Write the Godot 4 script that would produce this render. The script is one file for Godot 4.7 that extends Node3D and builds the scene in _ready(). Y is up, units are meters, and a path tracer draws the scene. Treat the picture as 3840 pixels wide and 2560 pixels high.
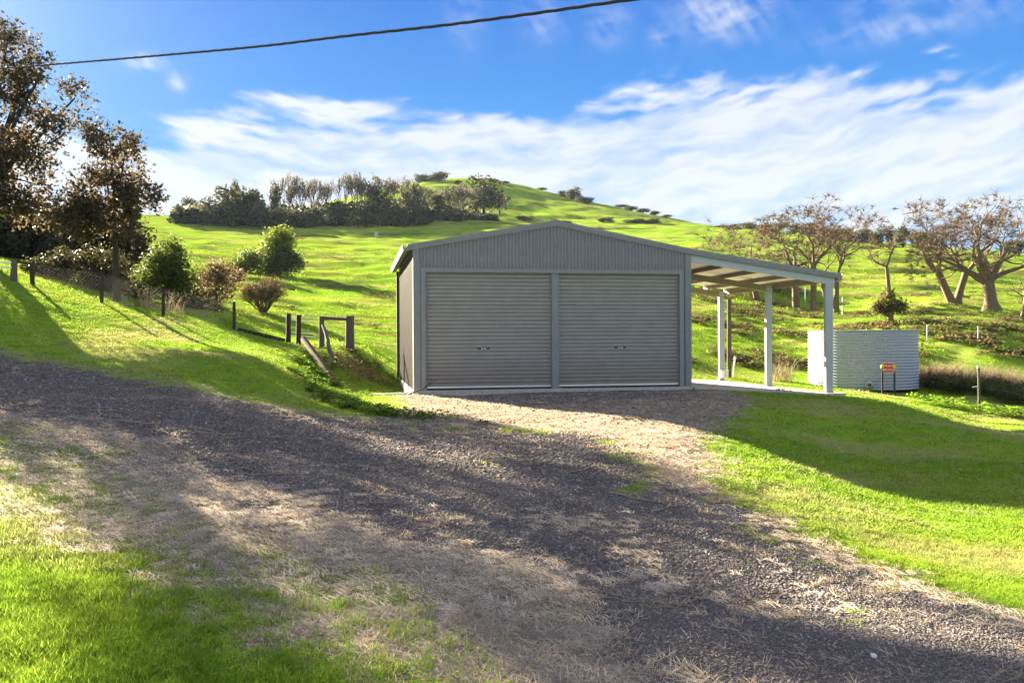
extends Node3D

const EXPOSURE := 10.5

# ---------------------------------------------------------------- mesh collector
class Shape:
	var v := PackedVector3Array()
	var n := PackedVector3Array()
	var c := PackedColorArray()
	var i := PackedInt32Array()
	var col := Color.WHITE

	func quad(a: Vector3, b: Vector3, cc: Vector3, d: Vector3, out: Vector3) -> void:
		var nn := (cc - a).cross(b - a)
		if nn.length_squared() < 1e-14:
			nn = (d - a).cross(cc - a)
		var k := v.size()
		if nn.dot(out) < 0.0:
			nn = -nn
			v.append(a); v.append(d); v.append(cc); v.append(b)
		else:
			v.append(a); v.append(b); v.append(cc); v.append(d)
		nn = nn.normalized()
		for q in 4:
			n.append(nn); c.append(col)
		i.append(k); i.append(k + 1); i.append(k + 2); i.append(k); i.append(k + 2); i.append(k + 3)

	func squad(a: Vector3, b: Vector3, cc: Vector3, d: Vector3, na: Vector3, nb: Vector3, nc: Vector3, nd: Vector3) -> void:
		var nn := (cc - a).cross(b - a)
		var k := v.size()
		v.append(a); v.append(b); v.append(cc); v.append(d)
		n.append(na); n.append(nb); n.append(nc); n.append(nd)
		for q in 4:
			c.append(col)
		if nn.dot(na + nc) < 0.0:
			i.append(k); i.append(k + 2); i.append(k + 1); i.append(k); i.append(k + 3); i.append(k + 2)
		else:
			i.append(k); i.append(k + 1); i.append(k + 2); i.append(k); i.append(k + 2); i.append(k + 3)

	func tri(a: Vector3, b: Vector3, cc: Vector3, out: Vector3) -> void:
		var nn := (cc - a).cross(b - a)
		var k := v.size()
		v.append(a)
		if nn.dot(out) < 0.0:
			nn = -nn
			v.append(cc); v.append(b)
		else:
			v.append(b); v.append(cc)
		nn = nn.normalized()
		for q in 3:
			n.append(nn); c.append(col); i.append(k + q)

	# a kite-shaped leaf
	func leaf(p: Vector3, along: Vector3, side: Vector3, nn: Vector3) -> void:
		var k := v.size()
		if along.cross(side).dot(nn) < 0.0:
			side = -side
		v.append(p); v.append(p + along * 0.45 + side); v.append(p + along); v.append(p + along * 0.45 - side)
		for q in 4:
			n.append(nn); c.append(col)
		i.append(k); i.append(k + 1); i.append(k + 2); i.append(k); i.append(k + 2); i.append(k + 3)

	# the three faces of a blade whose five points start at k, turned to the side of its normals
	func face_up(k: int) -> void:
		var way := (v[k + 2] - v[k]).cross(v[k + 1] - v[k]).dot(n[k])
		for e in ([0, 1, 2, 0, 2, 3, 3, 2, 4] if way >= 0.0 else [0, 2, 1, 0, 3, 2, 3, 4, 2]):
			i.append(k + e)

	func box(t: Transform3D, s: Vector3) -> void:
		var h := s * 0.5
		var x := t.basis.x * h.x
		var y := t.basis.y * h.y
		var z := t.basis.z * h.z
		var o := t.origin
		quad(o + x - y - z, o + x - y + z, o + x + y + z, o + x + y - z, x)
		quad(o - x - y - z, o - x - y + z, o - x + y + z, o - x + y - z, -x)
		quad(o - x + y - z, o + x + y - z, o + x + y + z, o - x + y + z, y)
		quad(o - x - y - z, o + x - y - z, o + x - y + z, o - x - y + z, -y)
		quad(o - x - y + z, o + x - y + z, o + x + y + z, o - x + y + z, z)
		quad(o - x - y - z, o + x - y - z, o + x + y - z, o - x + y - z, -z)

	# box between two corners in axis-aligned space with small chamfered edges along its longest side
	func block(lo: Vector3, hi: Vector3) -> void:
		box(Transform3D(Basis(), (lo + hi) * 0.5), hi - lo)

	func beam(a: Vector3, b: Vector3, w: float, h: float, up := Vector3.UP) -> void:
		var d := (b - a).normalized()
		var side := d.cross(up).normalized()
		var u := side.cross(d).normalized()
		box(Transform3D(Basis(side, u, -d), (a + b) * 0.5), Vector3(w, h, a.distance_to(b)))

	func tube(pts: PackedVector3Array, rad: PackedFloat32Array, sides: int, caps := false) -> void:
		var m := pts.size()
		if m < 2:
			return
		var d := (pts[1] - pts[0]).normalized()
		var u := d.cross(Vector3.UP if absf(d.y) < 0.9 else Vector3.RIGHT).normalized()
		var first := v.size()
		for k in m:
			var dd := (pts[mini(k + 1, m - 1)] - pts[maxi(k - 1, 0)]).normalized()
			u = (u - dd * u.dot(dd)).normalized()
			var w := dd.cross(u)
			for s in sides:
				var a := TAU * s / sides
				var e := u * cos(a) + w * sin(a)
				v.append(pts[k] + e * rad[k]); n.append(e); c.append(col)
		for k in m - 1:
			for s in sides:
				var p := first + k * sides + s
				var q := first + k * sides + (s + 1) % sides
				i.append(p); i.append(p + sides); i.append(q)
				i.append(q); i.append(p + sides); i.append(q + sides)
		if caps:
			for e in [0, m - 1]:
				var out: Vector3 = (pts[0] - pts[1]) if e == 0 else (pts[m - 1] - pts[m - 2])
				for s in sides:
					tri(pts[e], v[first + e * sides + s], v[first + e * sides + (s + 1) % sides], out)

	# corrugated sheet: runs along "across" (waves) and "along"; lo/hi give the two ends of each strip
	func corrugated(o: Vector3, across: Vector3, along: Vector3, out: Vector3, width: float, pitch: float, amp: float, per: int, lo: Callable, hi: Callable) -> void:
		var m := int(ceil(width / pitch * per))
		for k in m:
			var u0 := minf(width, k * pitch / per)
			var u1 := minf(width, (k + 1) * pitch / per)
			var f0 := TAU * u0 / pitch
			var f1 := TAU * u1 / pitch
			var n0 := (out - across * (cos(f0) * amp * TAU / pitch)).normalized()
			var n1 := (out - across * (cos(f1) * amp * TAU / pitch)).normalized()
			var p0 := o + across * u0 + out * (sin(f0) * amp)
			var p1 := o + across * u1 + out * (sin(f1) * amp)
			squad(p0 + along * lo.call(u0), p1 + along * lo.call(u1), p1 + along * hi.call(u1), p0 + along * hi.call(u0), n0, n1, n1, n0)

	func mesh() -> ArrayMesh:
		var a := []
		a.resize(Mesh.ARRAY_MAX)
		a[Mesh.ARRAY_VERTEX] = v
		a[Mesh.ARRAY_NORMAL] = n
		a[Mesh.ARRAY_COLOR] = c
		a[Mesh.ARRAY_INDEX] = i
		var m := ArrayMesh.new()
		m.add_surface_from_arrays(Mesh.PRIMITIVE_TRIANGLES, a)
		return m

# ---------------------------------------------------------------- small helpers
var rng := RandomNumberGenerator.new()
var noise := FastNoiseLite.new()
var mats := {}

func rr(a: float, b: float) -> float:
	return rng.randf_range(a, b)

func lin(r: float, g: float, b: float) -> Color:
	return Color(r, g, b).linear_to_srgb()

func obj(called: String, s: Shape, m: Material, parent: Node = self) -> MeshInstance3D:
	var o := MeshInstance3D.new()
	o.name = called
	o.mesh = s.mesh()
	o.material_override = m
	parent.add_child(o, true)
	return o

func inst(called: String, mesh: Mesh, m: Material, parent: Node = self) -> MeshInstance3D:
	var o := MeshInstance3D.new()
	o.name = called
	o.mesh = mesh
	o.material_override = m
	parent.add_child(o, true)
	return o

func thing(called: String, label: String, category: String, at := Vector3.ZERO, turn := 0.0, group := "") -> Node3D:
	var o := Node3D.new()
	o.name = called
	add_child(o, true)
	o.position = at
	o.rotation.y = turn
	tag(o, label, category, group)
	return o

func tag(o: Node3D, label: String, category: String, group := "", kind := "") -> void:
	o.set_meta("label", label)
	o.set_meta("category", category)
	if group != "":
		o.set_meta("group", group)
	if kind != "":
		o.set_meta("kind", kind)

func struct(o: Node3D, label: String, category: String) -> void:
	tag(o, label, category, "", "structure")

func noise_tex(seed_: int, freq: float, lo: Color, hi: Color, oct := 4, size := 256) -> NoiseTexture2D:
	var t := NoiseTexture2D.new()
	var f := FastNoiseLite.new()
	f.seed = seed_
	f.frequency = freq
	f.fractal_octaves = oct
	t.noise = f
	t.width = size
	t.height = size
	t.seamless = true
	var g := Gradient.new()
	g.set_color(0, lo)
	g.set_color(1, hi)
	t.color_ramp = g
	return t

func mat(col: Color, rough := 0.8, metal := 0.0) -> StandardMaterial3D:
	var m := StandardMaterial3D.new()
	m.albedo_color = col
	m.roughness = rough
	m.metallic = metal
	return m

func worn(col: Color, rough: float, metal: float, tex: Texture2D, scale := 1.0, bump: Texture2D = null, bump_cm := 0.0) -> StandardMaterial3D:
	var m := mat(col, rough, metal)
	m.albedo_texture = tex
	m.uv1_triplanar = true
	m.uv1_scale = Vector3.ONE * scale
	if bump:
		m.heightmap_enabled = true
		m.heightmap_texture = bump
		m.heightmap_scale = bump_cm
	return m

func vcol(rough := 0.9, back := 0.0, spec := 0.3) -> StandardMaterial3D:
	var m := mat(Color.WHITE, rough)
	m.vertex_color_use_as_albedo = true
	m.metallic_specular = spec
	if back > 0.0:
		m.backlight_enabled = true
		m.backlight = lin(back, back, back)
	return m

# ---------------------------------------------------------------- terrain
# x, distance ahead, height of the survey points the land is fitted to
const SURVEY := [
	-2.17, 3.6, -0.32, -3.6, 6, -0.16, -6.3, 10.5, 0.22, -9.59, 16, 0.73, -11.08, 18.5, 1.52, -14.12, 23.6, 2.81,
	-11.31, 24, 2.09, -9.6, 24.3, 1.7, -7.94, 24.4, 1.4, -6.01, 22, 0.88, -5.28, 18, 0.65, -6.47, 24.6, 1.02,
	-7.64, 22.2, 1.12, -12.71, 28.5, 2.38, -6.25, 14, 0.41, -2.98, 13.7, -0.01, -0.01, 4.05, -0.52, -0.01, 7.2, -0.44,
	-0.01, 11.8, -0.23, 0.98, 15.6, -0.11, 2.72, 12.6, -0.2, -3.18, 10.8, -0.1, -1.65, 5.6, -0.37, 1.75, 6, -0.65,
	2.51, 8.6, -0.53, 2.51, 4.2, -0.59, 3.95, 6.6, -0.83, 6.45, 10.77, -0.76, 11.08, 18.5, -0.91, 8.39, 18.8, -0.35,
	11.19, 20.5, -0.95, 5.62, 13.4, -0.71, 0.71, 6.3, -0.57, -2.74, 3.4, -0.24, -8.44, 10.5, 0.5, -14.04, 17.5, 1.87,
	-20.05, 25, 3.98, 3.55, 4.3, -0.64, 7.44, 9, -1.1, 16.54, 20, -1.66, 24.82, 30, -0.91, 41.37, 50, 1.3,
	-4.41, 25, 0.88, -5.03, 24, 0.85, -5.4, 22.5, 0.84, -3.32, 24, -0.04, -3.58, 21.5, -0.09, -3.84, 20, -0.05,
	-3.81, 18.6, -0.08, -2.92, 15.2, -0.1, -2.7, 18.2, -0.06, -4.45, 28.5, 0.33, -4.83, 31, 0.77, -5.61, 36, 1.41,
	-3.73, 27, 0.19, -10.9, 45, 3.15, -12.69, 60, 5.34, -18.14, 75, 7.94, -22.97, 95, 11.69, -38.04, 130, 17.48,
	-13.2, 33, 2.64, -32.48, 88, 10.97, -55.21, 140, 20.38, -28.23, 48, 5.82, -44.35, 85, 10.71, -48.1, 60, 9.2,
	-112.18, 140, 26.38, -63.38, 165, 24.9, -40.1, 205, 34.11, -31.68, 245, 45.19, -36.46, 228, 40.55, -23.03, 260, 48.1,
	-9.8, 260, 48.69, 9.27, 240, 42, 25.28, 220, 35.03, 39.25, 200, 28.1, 2.14, 165, 23.87, -20.27, 145, 20.35,
	18.14, 158, 22.34, 13.04, 146, 19.93, 31.62, 146, 19.91, 40.13, 150, 20.07, 48.14, 140, 17.9, 56.34, 125, 14.69,
	65.93, 110, 11.46, -4.02, 45, 2.88, -6.68, 75, 7.88, 2.36, 62, 6.03, 3.83, 100, 12.1, 1.59, 42, 2.74,
	1.17, 31, 0.73, 12.02, 45, 2.8, 7.01, 31, 0.7, 6.15, 27.2, -0.19, 8.77, 27.6, -0.22, 17.86, 52, 2.64,
	16.04, 60, 5.19, 25.65, 65, 5.48, 33.55, 85, 8.69, 24.4, 45, 2.46, 24.8, 48, 2.97, 15.55, 32, 0.97,
	16.96, 31, 0.81, 16.38, 37, 1.62, 23.97, 40, 1.89, 12.37, 26, -0.5, 15.65, 30, 0.44, 11.76, 21.5, -0.76,
	15.87, 26.5, -0.37, 8.44, 24.6, -0.39, 38.95, 65, 4.75, 74.47, 90, 6.95, -2.1, 18.1, -0.07, -3.2, 24.6, -0.07,
	4.07, 19.2, -0.08, 3, 25.6, -0.08, 0.5, 22, -0.08, 1, 18.5, -0.07, 7.6, 19.8, -0.27, 6.5, 26.3, -0.3,
	5.5, 23, -0.25, 4.6, 19.1, -0.08, 6, 19.35, -0.17, 0, 1, -0.5, -2.5, 1, -0.3, 2.5, 1, -0.6,
	0, 450, 26, -130, 450, 20, -80, 300, 30, 130, 450, 15, -300, 450, 15, 60, 300, 30,
	90, 230, 14, 130, 200, 5, 180, 160, 0, 300, 450, 0, 25, 330, 38, -10, 340, 42,
	0, 700, 10, -350, 700, 10, 350, 700, 0,
]
const NU := 200
const NV := 240
const U_MOST := 3.4
var tps_u := PackedFloat64Array()
var tps_v := PackedFloat64Array()
var tps_w := PackedFloat64Array()
var land := PackedFloat32Array()
var v_lo := log(7.0)
var v_hi := log(566.0)

func fit_land() -> void:
	var n := SURVEY.size() / 3
	var size := n + 3
	var rows: Array[PackedFloat64Array] = []
	for k in n:
		var z := maxf(SURVEY[k * 3 + 1], 1.0) + 6.0
		tps_u.append(2.0 * SURVEY[k * 3] / z)
		tps_v.append(log(z))
	for a in size:
		var row := PackedFloat64Array()
		row.resize(size + 1)
		if a < n:
			for b in n:
				var r2 := (tps_u[a] - tps_u[b]) ** 2 + (tps_v[a] - tps_v[b]) ** 2
				row[b] = r2 * log(r2) if r2 > 1e-12 else 0.0
			row[a] += 0.0005
			row[n] = 1.0
			row[n + 1] = tps_u[a]
			row[n + 2] = tps_v[a]
			row[size] = SURVEY[a * 3 + 2] / (maxf(SURVEY[a * 3 + 1], 1.0) + 6.0)
		else:
			for b in n:
				row[b] = 1.0 if a == n else (tps_u[b] if a == n + 1 else tps_v[b])
		rows.append(row)
	for p in size:
		var best := p
		for a in range(p + 1, size):
			if absf(rows[a][p]) > absf(rows[best][p]):
				best = a
		var keep := rows[p]
		rows[p] = rows[best]
		rows[best] = keep
		var top := rows[p]
		var inv := 1.0 / top[p]
		for a in range(p + 1, size):
			var f := rows[a][p] * inv
			if f != 0.0:
				var r := rows[a]
				for b in range(p, size + 1):
					r[b] -= f * top[b]
				rows[a] = r
	tps_w.resize(size)
	for p in range(size - 1, -1, -1):
		var sum := rows[p][size]
		for b in range(p + 1, size):
			sum -= rows[p][b] * tps_w[b]
		tps_w[p] = sum / rows[p][p]
	land.resize(NU * NV)
	for b in NV:
		var vv := lerpf(v_lo, v_hi, b / (NV - 1.0))
		for a in NU:
			var uu := lerpf(-U_MOST, U_MOST, a / (NU - 1.0))
			var s := tps_w[n] + tps_w[n + 1] * uu + tps_w[n + 2] * vv
			for k in n:
				var du := tps_u[k] - uu
				var dv := tps_v[k] - vv
				var r2 := du * du + dv * dv + 1e-12
				s += tps_w[k] * r2 * log(r2)
			land[b * NU + a] = s

func hgt(x: float, z: float) -> float:
	var zc := maxf(z, 1.0) + 6.0
	var fu := clampf((2.0 * x / zc + U_MOST) / (2.0 * U_MOST) * (NU - 1), 0.0, NU - 1.001)
	var fv := clampf((log(zc) - v_lo) / (v_hi - v_lo) * (NV - 1), 0.0, NV - 1.001)
	var a := int(fu)
	var b := int(fv)
	fu -= a
	fv -= b
	var k := b * NU + a
	var h := (land[k] * (1.0 - fu) + land[k + 1] * fu) * (1.0 - fv) + (land[k + NU] * (1.0 - fu) + land[k + NU + 1] * fu) * fv
	h *= zc
	if z > 27.0:
		var far := smoothstep(27.0, 60.0, z)
		var r := smoothstep(100.0, 200.0, z)
		h += far * (0.34 * noise.get_noise_2d(x * 9.0, z * 26.0) + (0.25 + 0.5 * r) * noise.get_noise_2d(x * 2.2 + 70.0, z * 6.0 + 30.0))
		h += far * 0.16 * noise.get_noise_2d(x * 9.0 + 300.0, z * 27.0 + 41.0) * smoothstep(300.0, 200.0, z)
		h += smoothstep(27.0, 33.0, z) * (0.07 + 0.07 * smoothstep(6.0, 12.0, x) * smoothstep(62.0, 50.0, z)) * noise.get_noise_2d(x * 60.0, z * 90.0)
	elif z < 24.0:
		h += 0.025 * noise.get_noise_2d(x * 60.0, z * 60.0)
	return h

func on(x: float, z: float, lift := 0.0) -> Vector3:
	return Vector3(x, hgt(x, z) + lift, -z)

# ---------------------------------------------------------------- ground cover: signed distances to the patches, on a grid
const GRAVEL_EDGE := [-11.25, 14.96, -9.79, 16.35, -8.64, 15.76, -6.86, 14.53, -5.41, 13.66, -4.41, 13.19, -3.51, 12.83, -2.72, 12.8, -1.82, 12.87, -1.11, 12.33, 0.14, 12.29, 1.19, 11.52, 1.34, 10, 1.34, 8.98, 1.81, 8.4, 2.02, 7.74, 2.26, 6.71, 2.56, 6.1, 2.95, 5.66, 3.1, 5.18, 3.46, 4.78, 2.1, 2.9, 0.84, 2.91, 0.81, 4.2, 0.57, 4.63, 0.75, 5.62, 0.27, 6.4, -0.76, 6.55, -1.16, 7.14, -1.92, 7.26, -2.29, 8.06, -3.33, 8.87, -3.63, 9.53, -5.16, 10.69, -5.98, 11.01, -6.51, 10.86, -8.05, 10.7]
const PAD_EDGE := [-2.42, 22.48, 4.21, 20.11, 3.64, 17.29, 1.79, 15.78, 0.19, 16.14, -0.85, 17.22]
const DRY_EDGE := [-3.07, 20.29, -2.42, 22.48, 4.21, 20.11, 4.95, 18.55, 4.96, 17.12, 3.06, 12.68, 2.34, 9.6, 2.22, 8.5, 2.68, 7.49, 3.08, 6.55, 3.4, 5.68, 3.75, 4.83, 3.1, 5.18, 2.56, 6.1, 2.02, 7.74, 1.34, 8.98, 1.19, 11.52, 0.14, 12.29, -1.11, 12.33, -1.98, 13.08, -1.98, 15.77]
const LUSH_EDGE := [-4.84, 6.02, -3.74, 6.22, -2.55, 5.39, -1.82, 4.69, -1.32, 4.17, -0.95, 3.88, -0.46, 3.23, -2.06, 2.55]
const CU := 300
const CV := 200
var cover := PackedFloat32Array()
var cv_lo := log(8.0)
var cv_hi := log(32.0)

func to_edge(edge: Array, x: float, z: float) -> float:
	var inside := false
	var best := 1e9
	var m := edge.size() / 2
	var ax: float = edge[m * 2 - 2]
	var az: float = edge[m * 2 - 1]
	for k in m:
		var bx: float = edge[k * 2]
		var bz: float = edge[k * 2 + 1]
		var ex := bx - ax
		var ez := bz - az
		var t := clampf(((x - ax) * ex + (z - az) * ez) / (ex * ex + ez * ez + 1e-9), 0.0, 1.0)
		var dx := x - ax - t * ex
		var dz := z - az - t * ez
		best = minf(best, dx * dx + dz * dz)
		if (az > z) != (bz > z) and x < ex * (z - az) / ez + ax:
			inside = not inside
		ax = bx
		az = bz
	return -sqrt(best) if inside else sqrt(best)

func fit_cover() -> void:
	cover.resize(CU * CV * 4)
	for b in CV:
		var z := exp(lerpf(cv_lo, cv_hi, b / (CV - 1.0))) - 6.0
		for a in CU:
			var x := lerpf(-1.9, 1.9, a / (CU - 1.0)) * (z + 6.0) * 0.5
			var k := (b * CU + a) * 4
			cover[k] = to_edge(GRAVEL_EDGE, x, z)
			cover[k + 1] = to_edge(PAD_EDGE, x, z)
			cover[k + 2] = to_edge(DRY_EDGE, x, z)
			cover[k + 3] = to_edge(LUSH_EDGE, x, z)

# shares of green grass, dry grass and gravel at a place, and how close the gravel is
func cover_at(x: float, z: float) -> Vector4:
	if z > 25.0:
		return Vector4(1, 0, 0, 9)
	var fu := clampf((2.0 * x / (z + 6.0) + 1.9) / 3.8 * (CU - 1), 0.0, CU - 1.001)
	var fv := clampf((log(maxf(z, 2.0) + 6.0) - cv_lo) / (cv_hi - cv_lo) * (CV - 1), 0.0, CV - 1.001)
	var a := int(fu)
	var b := int(fv)
	fu -= a
	fv -= b
	var k := (b * CU + a) * 4
	var w0 := (1.0 - fu) * (1.0 - fv)
	var w1 := fu * (1.0 - fv)
	var w2 := (1.0 - fu) * fv
	var w3 := fu * fv
	var q := k + CU * 4
	var g := cover[k] * w0 + cover[k + 4] * w1 + cover[q] * w2 + cover[q + 4] * w3
	var p := cover[k + 1] * w0 + cover[k + 5] * w1 + cover[q + 1] * w2 + cover[q + 5] * w3
	var d := cover[k + 2] * w0 + cover[k + 6] * w1 + cover[q + 2] * w2 + cover[q + 6] * w3
	var f := cover[k + 3] * w0 + cover[k + 7] * w1 + cover[q + 3] * w2 + cover[q + 7] * w3
	var n1 := noise.get_noise_2d(x * 95.0, z * 95.0)
	var n2 := noise.get_noise_2d(x * 330.0 + 500.0, z * 330.0)
	var wob := n1 * 0.55 + n2 * 0.4
	var gravel := smoothstep(0.22, -0.22, g + wob * 0.7 - 0.12)
	gravel = maxf(gravel, 0.85 * smoothstep(0.5, -0.5, p + wob * 0.9))
	var straw := 0.0
	var mid := 13.7 - 0.495 * (x + 10.0)
	if z < mid and x < 2.0:
		straw = clampf(1.25 - (g + n1 * 0.6) / 2.6, 0.60 + n2 * 0.5 + n1 * 0.4, 1.0)
		straw *= smoothstep(-0.25, 0.45, f + wob * 0.6)
	else:
		straw = smoothstep(0.3, -0.3, d + wob * 0.6)
		if x < -0.5 and d > 0.0:
			straw = maxf(straw, 0.75 * smoothstep(1.0, -0.1, g + wob * 0.7))
	# runners and thin patches creep over the gravel
	var creep := smoothstep(0.36, 0.56, noise.get_noise_2d(x * 62.0 + 900.0, z * 62.0) + 0.32 * n2) * smoothstep(-2.2, -0.2, g)
	gravel *= 1.0 - 0.75 * creep
	if gravel > 0.4 and creep > 0.2:
		straw = 1.0
	return Vector4((1.0 - straw) * (1.0 - gravel), straw * (1.0 - gravel), gravel, g)

func built_on(x: float, z: float) -> bool:
	# in the frame of the shed
	var dx := x + 2.1
	var dz := z - 18.3
	var s := dx * 0.984 + dz * 0.179
	var t := -dx * 0.179 + dz * 0.984
	if s > -0.02 and s < 10.05 and t > -0.1 and t < 6.4:
		return true
	return (x - 10.85) ** 2 + (z - 26.5) ** 2 < 1.72 ** 2

# ---------------------------------------------------------------- sky
const SUN_AZ := -38.5
const SUN_EL := 19.5
const SKY_E := [-2.0, 0.0, 5.0, 10.0, 16.0, 22.0, 40.0, 90.0]
const SKY_C := [Vector3(.38, .60, .92), Vector3(.36, .59, .92), Vector3(.26, .55, .95), Vector3(.10, .42, .92), Vector3(.035, .29, .86), Vector3(.012, .19, .75), Vector3(.02, .14, .62), Vector3(.013, .10, .47)]
const TOP_AZ := [-180.0, -120.0, -70.0, -40.0, -23.0, -13.6, -5.0, -1.5, 2.2, 6.5, 15.0, 22.0, 31.0, 60.0, 120.0, 180.0]
const TOP_EL := [40.0, 34.0, 20.0, 13.0, 13.4, 14.9, 16.0, 16.3, 14.6, 15.6, 17.0, 16.6, 15.2, 18.0, 34.0, 40.0]  # unseen cloud behind the camera is added higher, to brighten the shaded front
var wisp := FastNoiseLite.new()

func top_of_cloud(az: float) -> float:
	for k in TOP_AZ.size() - 1:
		if az <= TOP_AZ[k + 1]:
			return lerpf(TOP_EL[k], TOP_EL[k + 1], smoothstep(TOP_AZ[k], TOP_AZ[k + 1], az))
	return 14.0

func sky_at(az: float, el: float) -> Vector3:
	var k := 0
	while k < 6 and el > SKY_E[k + 1]:
		k += 1
	var c: Vector3 = SKY_C[k].lerp(SKY_C[k + 1], clampf((el - SKY_E[k]) / (SKY_E[k + 1] - SKY_E[k]), 0.0, 1.0))
	var ca := cos(deg_to_rad(el))
	var cosang := sin(deg_to_rad(el)) * sin(deg_to_rad(SUN_EL)) + ca * cos(deg_to_rad(SUN_EL)) * cos(deg_to_rad(az - SUN_AZ))
	var ang := rad_to_deg(acos(clampf(cosang, -1.0, 1.0)))
	c += Vector3(1.0, .98, .92) * (0.9 * exp(-ang / 7.0)) + Vector3(.10, .16, .20) * exp(-ang / 22.0)
	# high streaked cloud; a direction round the compass is looked up on a circle so that the ends meet
	var warp := wisp.get_noise_3d(az * 14.0, el * 24.0, 3.0)
	var warp2 := wisp.get_noise_3d(az * 44.0, el * 74.0, 40.0)
	var tilt := clampf(0.06 + az * 0.0045, -0.05, 0.18)
	var q := el - az * tilt + warp * 0.75 + warp2 * 0.16
	var s1 := wisp.get_noise_3d(az * 9.0, q * 42.0, 10.0)
	var s2 := wisp.get_noise_3d(az * 24.0 + el * 10.0, q * 130.0, 20.0)
	var s3 := wisp.get_noise_3d(az * 60.0 + el * 40.0, q * 210.0, 30.0)
	var streak := 0.58 + 0.72 * s1 + 0.44 * s2 + 0.18 * s3
	var edge := top_of_cloud(az) + warp * 1.8 + s1 * 1.6 + s2 * 1.1 + s3 * 0.5
	var d := smoothstep(-0.1, 2.2, edge - el) * (0.45 + 0.65 * clampf(streak, 0.0, 1.0))
	# clearer bands low down
	var low := smoothstep(8.5, 4.5, el) * (0.35 + 0.55 * smoothstep(-5.0, 20.0, az))
	d *= 1.0 - low * clampf(0.62 - 1.7 * s1, 0.0, 1.0)
	# broken cloud veil added above the view to brighten shaded ground
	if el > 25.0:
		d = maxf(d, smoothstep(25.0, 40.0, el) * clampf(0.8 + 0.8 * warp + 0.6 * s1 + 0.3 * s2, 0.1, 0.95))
	# thin plumes above the bank
	var plume := 0.0
	for w in [[14.0, 20.3, 3.2, 1.7, .75], [29.0, 20.6, 5.0, 1.9, .65], [23.0, 20.0, 1.7, 1.6, .35], [-3.0, 20.4, 1.2, 2.0, .28], [-23.2, 16.6, 1.3, 0.5, .6], [-21.3, 15.7, 0.7, 0.55, .65], [6.5, 20.0, 1.5, 1.4, .35], [10.0, 19.2, 1.0, .8, .35], [2.0, 20.4, 1.5, 1.8, .3], [25.0, 18.2, 6.0, .9, .4], [60.0, 26.0, 14.0, 5.0, .5], [110.0, 32.0, 20.0, 7.0, .5], [-100.0, 30.0, 20.0, 6.0, .45], [170.0, 28.0, 22.0, 6.0, .5]]:
		var da: float = (az - w[0]) / w[2]
		var de: float = (el - w[1]) / w[3]
		var r := da * da + de * de
		if r < 6.0:
			var comb := 0.5 + 0.8 * wisp.get_noise_3d(az * 80.0 + el * 60.0, el * 26.0 - az * 8.0, 55.0) + 0.5 * s2 + 0.5 * warp2
			plume = maxf(plume, w[4] * exp(-r * 1.2) * clampf(comb, 0.0, 1.2))
	d = clampf(maxf(d, plume), 0.0, 1.0)
	var white := Vector3(.90, .93, 1.0) + Vector3(.25, .22, .15) * exp(-ang / 16.0)
	c = c.lerp(white, d * 0.88)
	return c / EXPOSURE

func sky_image(w: int, rows: int, az0: float, az1: float, el0: float, el1: float) -> PackedFloat32Array:
	var a := PackedFloat32Array()
	a.resize(w * rows * 3)
	var k := 0
	for y in rows:
		var el := lerpf(el1, el0, (y + 0.5) / rows)
		for x in w:
			var c := sky_at(wrapf(lerpf(az0, az1, (x + 0.5) / w), -180.0, 180.0), el)
			a[k] = c.x
			a[k + 1] = c.y
			a[k + 2] = c.z
			k += 3
	return a

func build_sky() -> Texture2D:
	wisp.seed = 5
	wisp.fractal_octaves = 3
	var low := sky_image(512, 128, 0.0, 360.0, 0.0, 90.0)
	var under := PackedFloat32Array()
	for k in 512 * 128:
		under.append_array([0.09, 0.11, 0.06])
	low.append_array(under)
	var im := Image.create_from_data(512, 256, false, Image.FORMAT_RGBF, low.to_byte_array())
	im.resize(4096, 2048, Image.INTERPOLATE_BILINEAR)
	# the half that the camera faces, finer: 90 degrees round, 33.75 degrees up
	var fine := Image.create_from_data(1024, 384, false, Image.FORMAT_RGBF, sky_image(1024, 384, -45.0, 45.0, 0.0, 33.75).to_byte_array())
	im.blit_rect(fine, Rect2i(512, 0, 512, 384), Vector2i(0, 1024 - 384))
	im.blit_rect(fine, Rect2i(0, 0, 512, 384), Vector2i(4096 - 512, 1024 - 384))
	return ImageTexture.create_from_image(im)

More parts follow.
